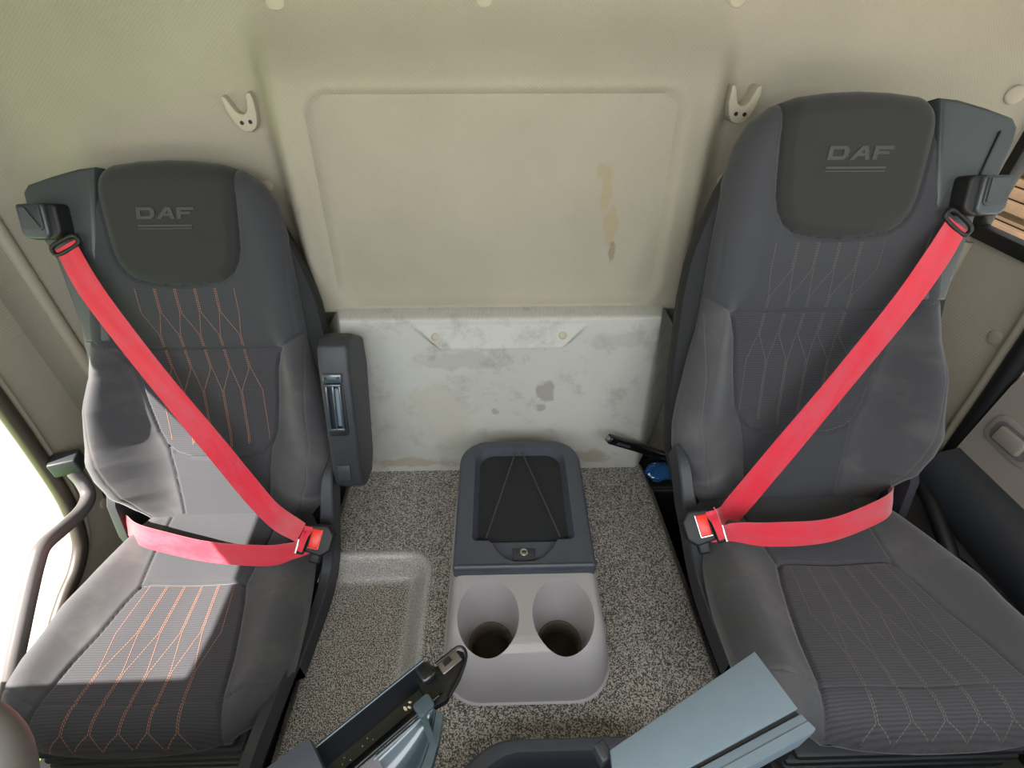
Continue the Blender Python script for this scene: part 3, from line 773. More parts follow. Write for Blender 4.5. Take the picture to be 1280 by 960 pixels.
    for k in range(5):
        # one thread runs down, one crosses to its neighbour
        lines_u.append([(A_[k] + (g if k else 0), .527), (A_[k] + (g if k else 0), .478), (B_[k] - g, .432), (B_[k] - g, .405)])
        lines_u.append([(A_[k + 1] - (g if k < 4 else 0), .527), (A_[k + 1] - (g if k < 4 else 0), .478), (B_[k] + g, .432), (B_[k] + g, .405)])
        lines_l.append([(B_[k] - g, .398), (B_[k] - g, .355), (C_[k] + (g if k else 0), .305), (C_[k] + (g if k else 0), .165 + .01 * abs(k - 2.5))])
        lines_l.append([(B_[k] + g, .398), (B_[k] + g, .355), (C_[k + 1] - (g if k < 4 else 0), .305), (C_[k + 1] - (g if k < 4 else 0), .165 + .01 * abs(k - 1.5))])
    stitches('stitching', lines_u, back_n, bp, up_, thread); stitches('stitching', lines_l, back_n, bp, bi_, thread)
    lc = []
    def fan(x, v): return x * (1 + (v - .155) * 1.7)
    D = [-.085, -.052, -.018, .017, .051, .085]; E_ = [-.066, -.033, 0, .033, .066]
    for k in range(5):
        for (i_, sgn) in ((k, 1), (k + 1, -1)):
            g2 = g if 0 < i_ < 5 else 0
            lc.append([(fan(D[i_], v) + sgn * g2, v) for v in (.156, .2, .25)] + [(fan(E_[k], v) - sgn * g, v) for v in (.32, .36, .395, .412)] + [(fan(D[i_], v), v) for v in (.429,)])
    stitches('stitching', lc, cush_n, cp, ci_, thread)
    # pale edge stitch along the inner bolster piping
    stitches('stitching', [[(q_[0] * k, q_[1]) for q_ in PIPE2] for k in (-1, 1)], back_n, bp, up_, m_thread2)
    # ---------------- raised letters D A F and two bars
    bars = []
    def stroke(pts): bars.append(pts)
    h, x0 = .0105, -.054
    def sh(x, y): return (x0 + x + y * 0.12, .669 + y)
    # D
    stroke([(0, -h), (.0075, -h), (.0075, h), (0, h)]); stroke([(.0075, h * .5), (.024, h * .5), (.028, h), (.0075, h)]); stroke([(.0075, -h), (.028, -h), (.024, -h * .5), (.0075, -h * .5)])
    stroke([(.028, -h), (.034, -h * .45), (.034, h * .45), (.028, h), (.024, h * .5), (.026, h * .25), (.026, -h * .25), (.024, -h * .5)])
    # A
    stroke([(.038, -h), (.046, -h), (.0585, h * .45), (.0585, h), (.054, h)]); stroke([(.0585, h), (.064, h), (.072, -h), (.064, -h), (.0585, h * .45)]); stroke([(.0505, -h * .45), (.0625, -h * .45), (.061, -h * .05), (.0535, -h * .05)])
    # F
    stroke([(.076, -h), (.0835, -h), (.0835, h), (.076, h)]); stroke([(.0835, h * .5), (.108, h * .5), (.108, h), (.0835, h)]); stroke([(.0835, -h * .2), (.102, -h * .2), (.102, h * .22), (.0835, h * .22)])
    stroke([(.002, -h - .0140), (.104, -h - .0140), (.104, -h - .0105), (.002, -h - .0105)]); stroke([(.002, -h - .0185), (.104, -h - .0185), (.104, -h - .0165), (.002, -h - .0165)])
    bm = bmesh.new()
    for b_ in bars:
        pts2 = [sh(*q) for q in b_]
        lo_, hi_ = [], []
        for (u_, v_) in pts2:
            u2 = u_ * s   # letters read left to right in the world on both seats
            n0 = float(back_n(np.array([u2]), np.array([v_]))[0])
            lo_.append(bm.verts.new(bp(u2, v_, n0 - .001))); hi_.append(bm.verts.new(bp(u2, v_, n0 + .0016)))
        bm.faces.new(hi_); k = len(hi_)
        for i in range(k): bm.faces.new((lo_[i], lo_[(i + 1) % k], hi_[(i + 1) % k], hi_[i]))
    bmesh.ops.recalc_face_normals(bm, faces=bm.faces[:])
    build('logo', bm, m_logo, pd_, None, False)
    # ---------------- belt housing on the outer shoulder
    dh = 0.0 if s > 0 else 0.03
    hp = [(.12, .752), (.150, .749), (.20, .737), (.250, .722), (.262, .708), (.263, .685), (.252, .635), (.232, .585), (.222, .50), (.215, .42), (.16, .42), (.15, .60)]
    bm = bmesh.new()
    add_prism(bm, [(p[0], p[1]) for p in hp][::(1 if s > 0 else 1)], bp(0, 0, -.085), XX, BV, BN, .085 + 0.004, 0.008, 3)
    ho = build('belt_housing', bm, m_hous, root, None, 40)
    if s > 0:
        box('slot', bp(.222, .665, .005), (.0035, .075, .004), m_black, ho, Matrix((XX * math.cos(.22) - BV * 0, BV * math.cos(.22) + XX * math.sin(.22) * 1, BN)).transposed(), 0.001)
    # guide cover: D-shaped cap standing on the housing
    cu, cv = (.205, .598) if s > 0 else (.212, .652)
    R3 = Matrix((XX, BV, BN)).transposed()
    bm = bmesh.new()
    add_prism(bm, rrect(-.031, .036, -.03, .034, (.020, .016, .008, .008)), bp(cu, cv, .0), XX, BV, BN, .036, .005, 3)
    gc = build('guide_cover', bm, m_black, root, None, 40)
    bm = bmesh.new(); add_prism(bm, rrect(-.014, .036, -.029, .033, (.012, .016, .006, .006)), bp(cu, cv, .034), XX, BV, BN, .008, .004, 3)
    gp = build('cover_front', bm, m_cap, gc, None, 40)
    bm = bmesh.new(); add_prism(bm, rrect(-.009, .030, -.014, .030, (.008, .008, .002, .002)), bp(cu, cv, .0422), XX, BV, BN, .002, .001, 2)
    build('cover_inset', bm, m_slate2, gp, None, 40)
    bm = bmesh.new(); add_prism(bm, [(-.004, -.008), (.026, -.008), (.026, .026), (.016, .026)] if s < 0 else [(-.005, -.008), (.020, -.008), (.026, .02), (.026, .028), (-.005, .028)], bp(cu, cv, .0443), XX, BV, BN, .002, .0)
    build('cover_label', bm, m_hous, gp, None, 40)
    # metal loop the webbing comes through
    lc_ = bp(cu - .022, cv - .040, .022)
    td = (Vector((-.62, .78, 0)))
    du = (XX * .80 - BV * .58).normalized() if s > 0 else (XX * .88 - BV * .42).normalized()
    dv = BN.cross(du).normalized()
    lp_ = [lc_ + du * (0.029 * math.copysign(abs(math.cos(a)) ** .6, math.cos(a))) + dv * (.010 * math.copysign(abs(math.sin(a)) ** .6, math.sin(a))) for a in np.linspace(0, 2 * math.pi, 33)]
    bm = bmesh.new(); add_tube(bm, lp_, .004, 8, False); build('belt_guide', bm, m_black, root, None, 60)
    # ---------------- shoulder belt
    W = .0485
    if s > 0: ctr = [(.184, .556, .020), (.150, .50, .034), (.102, .414, .040), (.014, .273, .044), (-.084, .127, .052), (-.165, .014, .062)]
    else: ctr = [(.192, .612, .020), (.160, .545, .034), (.122, .474, .040), (.052, .350, .044), (-.034, .212, .050), (-.128, .062, .056)]
    pts = [bp(*c) for c in ctr]
    BK = Vector((0.347, 0.512, 0.288)) if s > 0 else Vector((-0.383, 0.592, 0.158))
    pts.append(BK + (Vector((0.020, .006, .012)) if s > 0 else Vector((-0.022, .006, .012))))
    def ribbon(name, pts, wdir, w, mat, par, th=.0013):
        c = catmull(pts, 12); n = len(c)
        wd = catmull(wdir, 12)
        vs, uv, fs = [], [], []; L0 = 0; K = 9
        prof = []
        for i in range(n):
            t = (c[min(i + 1, n - 1)] - c[max(i - 1, 0)]).normalized()
            wv = wd[i]; ln = wv.length; wv = (wv - t * wv.dot(t)).normalized(); nn = t.cross(wv).normalized()
            if i: L0 += (c[i] - c[i - 1]).length
            for side in (1, -1):
                for k in range(K):
                    q = (k / (K - 1) - .5) * side
                    rip = .0012 * math.sin(q * 6 + L0 * 20) * (1 - 4 * q * q)
                    vs.append(c[i] + wv * (q * w * ln) + nn * (side * th / 2 + rip * side * 0 + rip * 0.6)); uv.append((q * w + .5, L0))
        m2 = 2 * K
        for i in range(n - 1):
            for k in range(m2): fs.append((i * m2 + k, i * m2 + (k + 1) % m2, (i + 1) * m2 + (k + 1) % m2, (i + 1) * m2 + k))
        fs.append(tuple(range(m2))[::-1]); fs.append(tuple(range((n - 1) * m2, n * m2)))
        return raw(name, vs, fs, mat, par, None, 50, uv)
    def perp(a, b, nn): t = (b - a).normalized(); return t.cross(nn).normalized()
    wds = []
    for i in range(len(pts)):
        a, b = pts[max(i - 1, 0)], pts[min(i + 1, len(pts) - 1)]
        nv = (BN if i < 4 else (BN + Vector((0, -.1, .35))).normalized())
        wds.append(perp(a, b, nv) * (0.92 if i == 0 else 1.0))
    wds[-1] = wds[-2] * .8
    ribbon('shoulder_belt', pts, wds, W, m_belt, root)
    # second run of webbing sliding back up to the reel, behind the first
    pr = [bp(cu - .012, cv - .045, .012), bp(cu - .03, cv - .10, .004), bp(cu - .04, cv - .16, -.004)]
    if s < 0: ribbon('reel_belt', pr, [perp(pr[0], pr[1], BN)] * 3, W * .8, m_belt, root)
    # ---------------- lap belt
    if s > 0:
        lp2 = [BK + Vector((.014, -.010, -.012)), Vector((.405, .515, .264)), Vector((.476, .518, .250)), Vector((.589, .531, .240)), Vector((.700, .568, .240)), Vector((.755, .600, .232)), Vector((.80, .65, .19))]
    else:
        lp2 = [BK + Vector((-.014, -.010, -.012)), Vector((-.435, .585, .128)), Vector((-.49, .586, .113)), Vector((-.614, .606, .100)), Vector((-.715, .628, .105)), Vector((-.79, .655, .098)), Vector((-.865, .71, .06))]
    wl = [Vector((0, .15, .99)), Vector((0, .30, .95)), Vector((0, .38, .92)), Vector((0, .42, .90)), Vector((0, .48, .87)), Vector((0.0, .50, .86)), Vector((0, .5, .86))]
    wl[0] = wl[0] * .7; wl[1] = wl[1] * .8
    ribbon('lap_belt', lp2, wl, W, m_belt, root)
    # ---------------- buckle: black body, red button, steel tongue
    out = -s
    ax = Vector((out * 1.0, -.10, -.22)).normalized()
    nv = Vector((0, -.62, .78)); nv = (nv - ax * nv.dot(ax)).normalized(); upv = nv.cross(ax)
    if upv.z < 0: upv = -upv
    BR = Matrix((ax, upv, nv)).transposed()
    bc = BK + ax * .006 - nv * .012
    bm = bmesh.new(); add_prism(bm, [(-.016, -.026), (.018, -.030), (.032, -.016), (.032, .014), (.018, .030), (-.016, .026)], bc - nv * .014, ax, upv, nv, .028, .004, 3)
    bk = build('buckle', bm, m_black, root, None, 40)
    box('buckle_button', bc - ax * .001 + nv * .0135 + upv * .002, (.019, .036, .005), m_redbtn, bk, BR, .0015)
    bm = bmesh.new(); rbox(bm, bc + nv * .0140 + ax * .0092 + upv * .002, (.0015, .037, .004), BR, .0)
    rbox(bm, bc + nv * .0140 - ax * .001 - upv * .0168, (.020, .0015, .004), BR, .0); build('buckle_trim', bm, m_steel if s > 0 else m_redbtn, bk)
    tc = BK - ax * .016 - upv * .010 + nv * .002
    tn = box('belt_tongue', tc, (.014, .044, .008), m_black, root, BR, .003)
    tube('tongue_bar', [tc - ax * .007 + nv * .005 - upv * .021, tc - ax * .007 + nv * .006 - upv * .008, tc - ax * .008 + nv * .005 + upv * .006], .0028, m_steel, tn, 8)
    # webbing folded down through the tongue
    f0 = BK - ax * .013 + upv * .014 + nv * .003; f1 = tc + upv * .000 + nv * .007 - ax * .001
    ribbon('belt_fold', [f0 + upv * .008, f0, (f0 + f1) / 2 + nv * .003, f1 - upv * .016], [-ax * .8, -ax * .8, -ax * .7, -ax * .6], .020, m_belt, root)
    # buckle stalk
    box('buckle_stalk', bc - nv * .026 - upv * .030, (.022, .04, .014), m_black, root, BR, .004)
    # ---------------- plastic side plates
    # blade rising beside the backrest, then a sill tucked under the cushion edge
    def blade(path, name):
        bm = bmesh.new(); rings = []
        pp = catmull([p[0] for p in path], 6); ws = np.interp(np.linspace(0, len(path) - 1, len(pp)), range(len(path)), [p[1] for p in path])
        for i, p in enumerate(pp):
            t_ = (pp[min(i + 1, len(pp) - 1)] - pp[max(i - 1, 0)]).normalized()
            x_ = Vector((1, 0, 0)); x_ = (x_ - t_ * x_.dot(t_)).normalized(); n_ = x_.cross(t_)
            if n_.y > 0: n_ = -n_
            w_ = ws[i]
            rings.append([bm.verts.new(p + x_ * a + n_ * b) for a, b in ((-w_, -.05), (-w_, -.003), (-w_ + .003, 0), (w_ - .003, 0), (w_, -.003), (w_, -.05))])
        for A_, B_ in zip(rings[:-1], rings[1:]):
            for k in range(6): bm.faces.new((A_[k], A_[(k + 1) % 6], B_[(k + 1) % 6], B_[k]))
        bm.faces.new(rings[0]); bm.faces.new(rings[-1][::-1]); bmesh.ops.recalc_face_normals(bm, faces=bm.faces[:])
        return build(name, bm, m_slate2, root, None, 40)
    if s > 0:
        blade([(Vector((.338, .675, .325)), .006), (Vector((.343, .630, .305)), .012), (Vector((.352, .57, .235)), .013), (Vector((.374, .50, .14)), .011), (Vector((.386, .36, .115)), .009), (Vector((.396, .22, .13)), .009)], 'hinge_cover')
    else:
        blade([(Vector((-.374, .75, .225)), .006), (Vector((-.377, .705, .20)), .012), (Vector((-.380, .655, .13)), .014), (Vector((-.392, .60, .02)), .012), (Vector((-.405, .42, .00)), .009), (Vector((-.412, .26, .01)), .009), (Vector((-.414, .08, .01)), .009)], 'hinge_cover')
    ox = O.x + s * .222
    bm = bmesh.new()
    add_prism(bm, [(O.y + .06, O.z + .09), (O.y + .03, O.z + .10), (O.y + .0, O.z + .06), (O.y - .02, O.z - .02), (O.y - .02, O.z - .1), (O.y + .07, O.z - .1)], (ox, 0, 0), (0, 1, 0), (0, 0, 1), (s, 0, 0), .022, .006, 3)
    build('hinge_cover', bm, m_slate2, root, None, 40)
    # seat pan and suspension
    bm = bmesh.new(); rbox(bm, cp(0, .185, -.095), (.42, .40, .03), Matrix((XX, CV, CN)).transposed() if s > 0 else Matrix((-XX, -CV, CN)).transposed(), .01)
    build('seat_pan', bm, m_slate2, root)
    bm = bmesh.new()
    zc = O.z - .055; k = 0
    while zc > -0.40:
        rbox(bm, (O.x + .0, O.y - .23, zc), (.35 + .012 * (k % 2), .38, .016), None, .007, 2)
        rbox(bm, (O.x, O.y - .23, zc - .014), (.33, .355, .014), None, .0, 1)
        zc -= .028; k += 1
    build('suspension_bellows', bm, m_slate2, root)
    box2('seat_base', (O.x - .17, O.y - .42, -.47), (O.x + .17, O.y + .02, -.38), m_black, root, .01)
    # height lever under the front edge
    bm = bmesh.new(); add_prism(bm, rrect(-.04, .04, -.03, .02, (.004, .004, .022, .022)), cp(-.02, .410, -.062) , XX, -CV * -1, CN, .006, .002, 2)
    build('tilt_handle', bm, m_door, root, None, 40)
    return root, bp, cp

seatR, bpR, cpR = seat((0.598, 0.643, 0.173), 0.352, 0.161, 1, 'black cloth truck seat with red belt on the right, beside the closed door', 'right', m_thread2)
seatL, bpL, cpL = seat((-0.638, 0.710, 0.061), 0.383, 0.015, -1, 'sunlit black cloth truck seat with armrest and red belt, by the open door', 'left', m_thread)

# ---- folded-up armrest of the left seat
def armrest():
    bm = bmesh.new()
    prof = [(.10, .030), (.115, .052), (.15, .064), (.30, .070), (.38, .074), (.42, .070), (.433, .052), (.437, .02), (.42, -.045), (.36, -.06), (.15, -.045), (.11, -.02)]  # (v, n)
    rings = []
    for (u_, sc_) in ((-.276, .90), (-.279, .97), (-.284, 1), (-.327, 1), (-.335, .97), (-.338, .90)):
        c = (.27, .008)
        rings.append([bm.verts.new(bpL(u_, c[0] + (p[0] - c[0]) * (1 - (1 - sc_) * .45), c[1] + (p[1] - c[1]) * sc_)) for p in prof])
    k = len(prof)
    for A_, B_ in zip(rings[:-1], rings[1:]):
        for i in range(k): bm.faces.new((A_[i], A_[(i + 1) % k], B_[(i + 1) % k], B_[i]))
    bm.faces.new(rings[0]); bm.faces.new(rings[-1][::-1]); bmesh.ops.recalc_face_normals(bm, faces=bm.faces[:])
    es = [e for e in bm.edges if len(e.link_faces) == 2 and e.calc_face_angle(0) > .35]
    bmesh.ops.bevel(bm, geom=es, offset=.004, segments=2, profile=.5, affect='EDGES')
    a = build('armrest', bm, m_slate2, seatL, None, 45)
    XX = Vector((-1, 0, 0)); V_ = (bpL(0, 1, 0) - bpL(0, 0, 0)); N_ = (bpL(0, 0, 1) - bpL(0, 0, 0)); R3 = Matrix((XX, V_, N_)).transposed()
    bm = bmesh.new(); add_prism(bm, rrect(-.323, -.285, .235, .372, .006), bpL(0, 0, .068), XX, V_, N_, .0045, .001)
    m = build('mechanism_plate', bm, m_black, a)
    box('mechanism_clamp', bpL(-.304, .357, .0745), (.038, .020, .010), m_scoop, m, R3, .003)
    bm = bmesh.new()
    for du in (-.013, 0, .013): rbox(bm, bpL(-.304 + du, .297, .0765), (.004, .092, .010), R3, .0015)
    for dv in (-.046, .046): rbox(bm, bpL(-.304, .297 + dv, .0765), (.032, .006, .010), R3, .0015)
    build('adjuster_frame', bm, m_scoop, m)
    box('adjuster_spool', bpL(-.3105, .297, .0745), (.010, .080, .006), m_flap, m, R3, .003)
    box('release_tab', bpL(-.304, .150, .0655), (.026, .034, .004), m_slate2, a, R3, .0015)
    for du in (-.012, .012): disc('screw', bpL(-.304 + du, .358, .0795), N_, .0025, .001, m_black, m, None, 0, 10)
    # pivot stub
    box('armrest_pivot', bpL(-.268, .15, .0), (.03, .05, .04), m_black, seatL, R3, .006)
armrest()

# ================================================================== CONSOLE
con = thing('centre_console', 'grey plastic console with two cup holders and dark lidded box, on the speckled mat', 'console', (0.035, 0.55, 0))
def cons_body():
    bm = bmesh.new(); CXc = 0.036
    lv = [(0.0, .155, .346, .835), (.017, .1575, .339, .838), (.0185, .1545, .343, .836), (.06, .149, .345, .834), (.10, .142, .352, .831), (.125, .138, .362, .828), (.140, .1325, .372, .824), (.148, .126, .384, .820), (.1505, .118, .396, .815)]
    rings = []
    n = 10
    for i, (z, hx, y0, y1) in enumerate(lv):
        rf = .075 - .02 * (z / .15); rb = .055
        o = rrect(CXc - hx, CXc + hx, y0, y1, (rf, rf, rb, rb), n)
        zt = lambda y: 1.0
        rings.append([bm.verts.new((p[0], p[1], z * (1 + (p[1] - .35) * (.22 if z > .05 else 0)))) for p in o])
    k = len(rings[0])
    for A_, B_ in zip(rings[:-1], rings[1:]):
        for i in range(k): bm.faces.new((A_[i], A_[(i + 1) % k], B_[(i + 1) % k], B_[i]))
    bm.faces.new(rings[0][::-1]); bm.faces.new(rings[-1])
    bmesh.ops.recalc_face_normals(bm, faces=bm.faces[:])
    me = bpy.data.meshes.new('console_body'); bm.to_mesh(me); bm.free()
    body = bpy.data.objects.new('console_body', me); COL.objects.link(body)
    cutters = []
    for (cx, bx) in ((-.032, -.030), (.100, .098)):
        bm = bmesh.new(); rr = []
        # tapered pocket: oval mouth leaning back, round foot
        for (z, rx, ry0, ry1, yc, xx) in ((.175, .0595, .077, .075, .432, cx), (.150, .0535, .066, .066, .431, cx), (.10, .0475, .053, .050, .428, (cx + bx) / 2), (.058, .042, .042, .042, .427, bx), (.0575, .037, .037, .037, .427, bx), (.024, .036, .036, .036, .427, bx)):
            rr.append([bm.verts.new((xx + rx * math.cos(a), yc + (ry1 if math.sin(a) > 0 else ry0) * math.sin(a), z)) for a in np.linspace(0, 2 * math.pi, 48, endpoint=False)])
        for A_, B_ in zip(rr[:-1], rr[1:]):
            for i in range(48): bm.faces.new((A_[i], A_[(i + 1) % 48], B_[(i + 1) % 48], B_[i]))
        bm.faces.new(rr[0]); bm.faces.new(rr[-1][::-1]); bmesh.ops.recalc_face_normals(bm, faces=bm.faces[:])
        me2 = bpy.data.meshes.new('c'); bm.to_mesh(me2); bm.free(); c = bpy.data.objects.new('c', me2); COL.objects.link(c); cutters.append(c)
        md = body.modifiers.new('b', 'BOOLEAN'); md.operation = 'DIFFERENCE'; md.object = c; md.solver = 'EXACT'
    dg = bpy.context.evaluated_depsgraph_get(); ev = body.evaluated_get(dg)
    me3 = bpy.data.meshes.new_from_object(ev)
    for c in cutters: bpy.data.objects.remove(c)
    bpy.data.objects.remove(body)
    me3.materials.clear(); me3.name = 'console_body'
    finish('console_body', me3, m_con, con, None, 32)
    for bx in (-.030, .098):
        disc('cup_base', (bx, .427, .0235), (0, 0, 1), .0355, .002, m_cup, con, None, 0, 32)
        bm = bmesh.new()
        ra = [[bm.verts.new((bx + r_ * math.cos(a), .427 + r_ * math.sin(a), z_)) for a in np.linspace(0, 2 * math.pi, 40, endpoint=False)] for (r_, z_) in ((.0422, .0578), (.0385, .0592), (.0365, .0575), (.0358, .026))]
        for A_, B_ in zip(ra[:-1], ra[1:]):
            for i in range(40): bm.faces.new((A_[i], A_[(i + 1) % 40], B_[(i + 1) % 40], B_[i]))
        build('cup_ring', bm, M('cup_ring_rubber_%d' % (bx > 0), (92, 84, 78), .6), con, None, 50)
cons_body()
def lid():
    CXc = .035; T = Matrix.Identity(3)
    sl = Vector((0, 1, .075)).normalized(); un = Vector((0, -sl.z, sl.y))
    o = Vector((CXc, .508, .150)); th = .030
    bm = bmesh.new(); add_prism(bm, rrect(-.1335, .1335, 0, .312, (.006, .006, .062, .062), 9), o, (1, 0, 0), sl, un, th, .009, 4)
    me = bpy.data.meshes.new('t'); bm.to_mesh(me); bm.free(); body = bpy.data.objects.new('t', me); COL.objects.link(body)
    cut = []
    bm = bmesh.new()
    ou = rrect(-.104, .104, .055, .292, (.010, .010, .042, .042), 9)
    a = [bm.verts.new(o + Vector((1, 0, 0)) * p[0] + sl * p[1] + un * (th + .01)) for p in ou]
    ou2 = rrect(-.090, .090, .060, .280, (.006, .006, .034, .034), 9)
    b = [bm.verts.new(o + Vector((1, 0, 0)) * p[0] + sl * p[1] + un * (th - .020)) for p in ou2]
    bm.faces.new(a); bm.faces.new(b[::-1])
    for i in range(len(a)): bm.faces.new((a[i], a[(i + 1) % len(a)], b[(i + 1) % len(a)], b[i]))
    bmesh.ops.recalc_face_normals(bm, faces=bm.faces[:])
    cut.append(bm)
    bm = bmesh.new()
    dip = [(-.072, .065)] + [(-.072 + .144 * (i / 14), .062 - .050 * math.sin(math.pi * i / 14) ** .7) for i in range(15)] + [(.072, .065)]
    dip = [(-.072, .066), (-.062, .050), (-.050, .032), (-.036, .019), (-.018, .013), (.018, .013), (.036, .019), (.050, .032), (.062, .050), (.072, .066)]
    add_prism(bm, dip, o + un * (th - .012), (1, 0, 0), sl, un, .03)
    cut.append(bm)
    obs = []
    for bm in cut:
        me2 = bpy.data.meshes.new('c'); bm.to_mesh(me2); bm.free(); c = bpy.data.objects.new('c', me2); COL.objects.link(c); obs.append(c)
        md = body.modifiers.new('b', 'BOOLEAN'); md.operation = 'DIFFERENCE'; md.object = c; md.solver = 'EXACT'
    dg = bpy.context.evaluated_depsgraph_get(); me3 = bpy.data.meshes.new_from_object(body.evaluated_get(dg))
    for c in obs + [body]: bpy.data.objects.remove(c)
    me3.materials.clear(); me3.name = 'lid'
    l = finish('lid', me3, m_slate, con, None, 32)
    P_ = lambda x, y, h: o + Vector((x, 0, 0)) + sl * y + un * h
    bm = bmesh.new(); add_prism(bm, rrect(-.089, .089, .061, .279, (.005, .005, .033, .033), 8), P_(0, 0, th - .0205), (1, 0, 0), sl, un, .002)
    build('tray_liner', bm, m_mesh, l)
    tube('elastic_cord', [P_(-.010, .277, th - .004), P_(-.072, .066, th - .006)], .0016, m_cord, l, 8)
    tube('elastic_cord', [P_(.006, .277, th - .004), P_(.072, .066, th - .006)], .0016, m_cord, l, 8)
    R3 = Matrix((Vector((1, 0, 0)), sl, un)).transposed()
    box('lock_plate', P_(0, .032, th - .011), (.042, .026, .004), m_slate2, l, R3, .0015)
    lk = disc('lock', P_(0, .035, th - .009), un, .0075, .005, m_chrome, l, None, .001)
    box('keyhole', P_(0, .035, th - .0024), (.008, .002, .001), m_black, l, R3, 0)
lid()

# ---- bin in front of the console
def front_bin():
    t = thing('storage_bin', 'dark slate open bin with rounded rim at the front of the mat', 'bin', (0.10, 0.12, 0))
    bm = bmesh.new(); n = 10
    lv = [(0.0, .20, .262, .05, 0), (.06, .203, .268, .055, 0), (.092, .205, .272, .06, 0), (.100, .201, .268, .06, 0), (.1025, .194, .260, .058, 0), (.1015, .187, .252, .055, 0), (.094, .183, .247, .05, 0), (.03, .176, .238, .045, 0)]
    rings = []
    for (z, hx, y1, r, _) in lv:
        rings.append([bm.verts.new((p[0] + .095, p[1] - 0.0 + (-.028 * ((p[0]) / hx) ** 2 if p[1] > .1 else 0), z)) for p in rrect(-hx, hx, 0.09, y1, (.01, .01, r + .05, r + .05), n)])
    k = len(rings[0])
    for A_, B_ in zip(rings[:-1], rings[1:]):
        for i in range(k): bm.faces.new((A_[i], A_[(i + 1) % k], B_[(i + 1) % k], B_[i]))
    bm.faces.new(rings[0][::-1]); bm.faces.new(rings[-1])
    bmesh.ops.recalc_face_normals(bm, faces=bm.faces[:])
    build('bin_body', bm, m_slate, t, None, 40)
    bm = bmesh.new(); add_prism(bm, rrect(-.172, .172, .10, .205, (.01, .01, .06, .06), 8), (.095, 0, .031), (1, 0, 0), (0, 1, 0), (0, 0, 1), .003)
    build('bin_liner', bm, m_mesh, t)
front_bin()

# ---- dashboard flap, top right of the dash
def flap():
    A = Vector((.264, .233, .45)); C_ = Vector((.095, .150, .45)); E_ = Vector((.284, .179, .45))
    ux = (C_ - A).normalized(); uy = Vector((0, 0, 1)).cross(ux); uy = uy if uy.y < 0 else -uy
    un = Vector((0, 0, 1))
    t = thing('document_tray', 'blue-grey flat flap of the dash, reaching out over the front of the right seat', 'tray', (0.2, .12, .40))
    prism('top_plate', [(0, 0), (.189, 0), (.21, .036), (.006, .0573)], A, ux, uy, un, .005, m_flap, t, .0012)
    prism('plate_body', [(.003, .003), (.192, .003), (.21, .05), (.007, .076)], A - un * .045, ux, uy, un, .0445, m_black, t, .001)
    ep = [(.005, .0615), (.0044, .077), (.0886, .0668), (.21, .052), (.21, .039), (.134, .047)]
    e_ = prism('edge_plate', ep, A - un * .003, ux, uy, un, .005, m_flap, t, .0012)
    prism('edge_lip', [(.0055, .069), (.0044, .0765), (.0886, .0663), (.21, .0515), (.21, .046), (.1, .0585)], A + un * .0021, ux, uy, un, .0008, m_flap, e_)
    prism('plate_skirt', [(.0044, .075), (.21, .05), (.21, .053), (.0044, .0775)], A - un * .045, ux, uy, un, .042, m_flap, t)
    box('hinge_tab', A + ux * .193 - uy * .004 - un * .012, (.012, .016, .02), m_slate2, t, Matrix((ux, uy, un)).transposed(), .002)
flap()

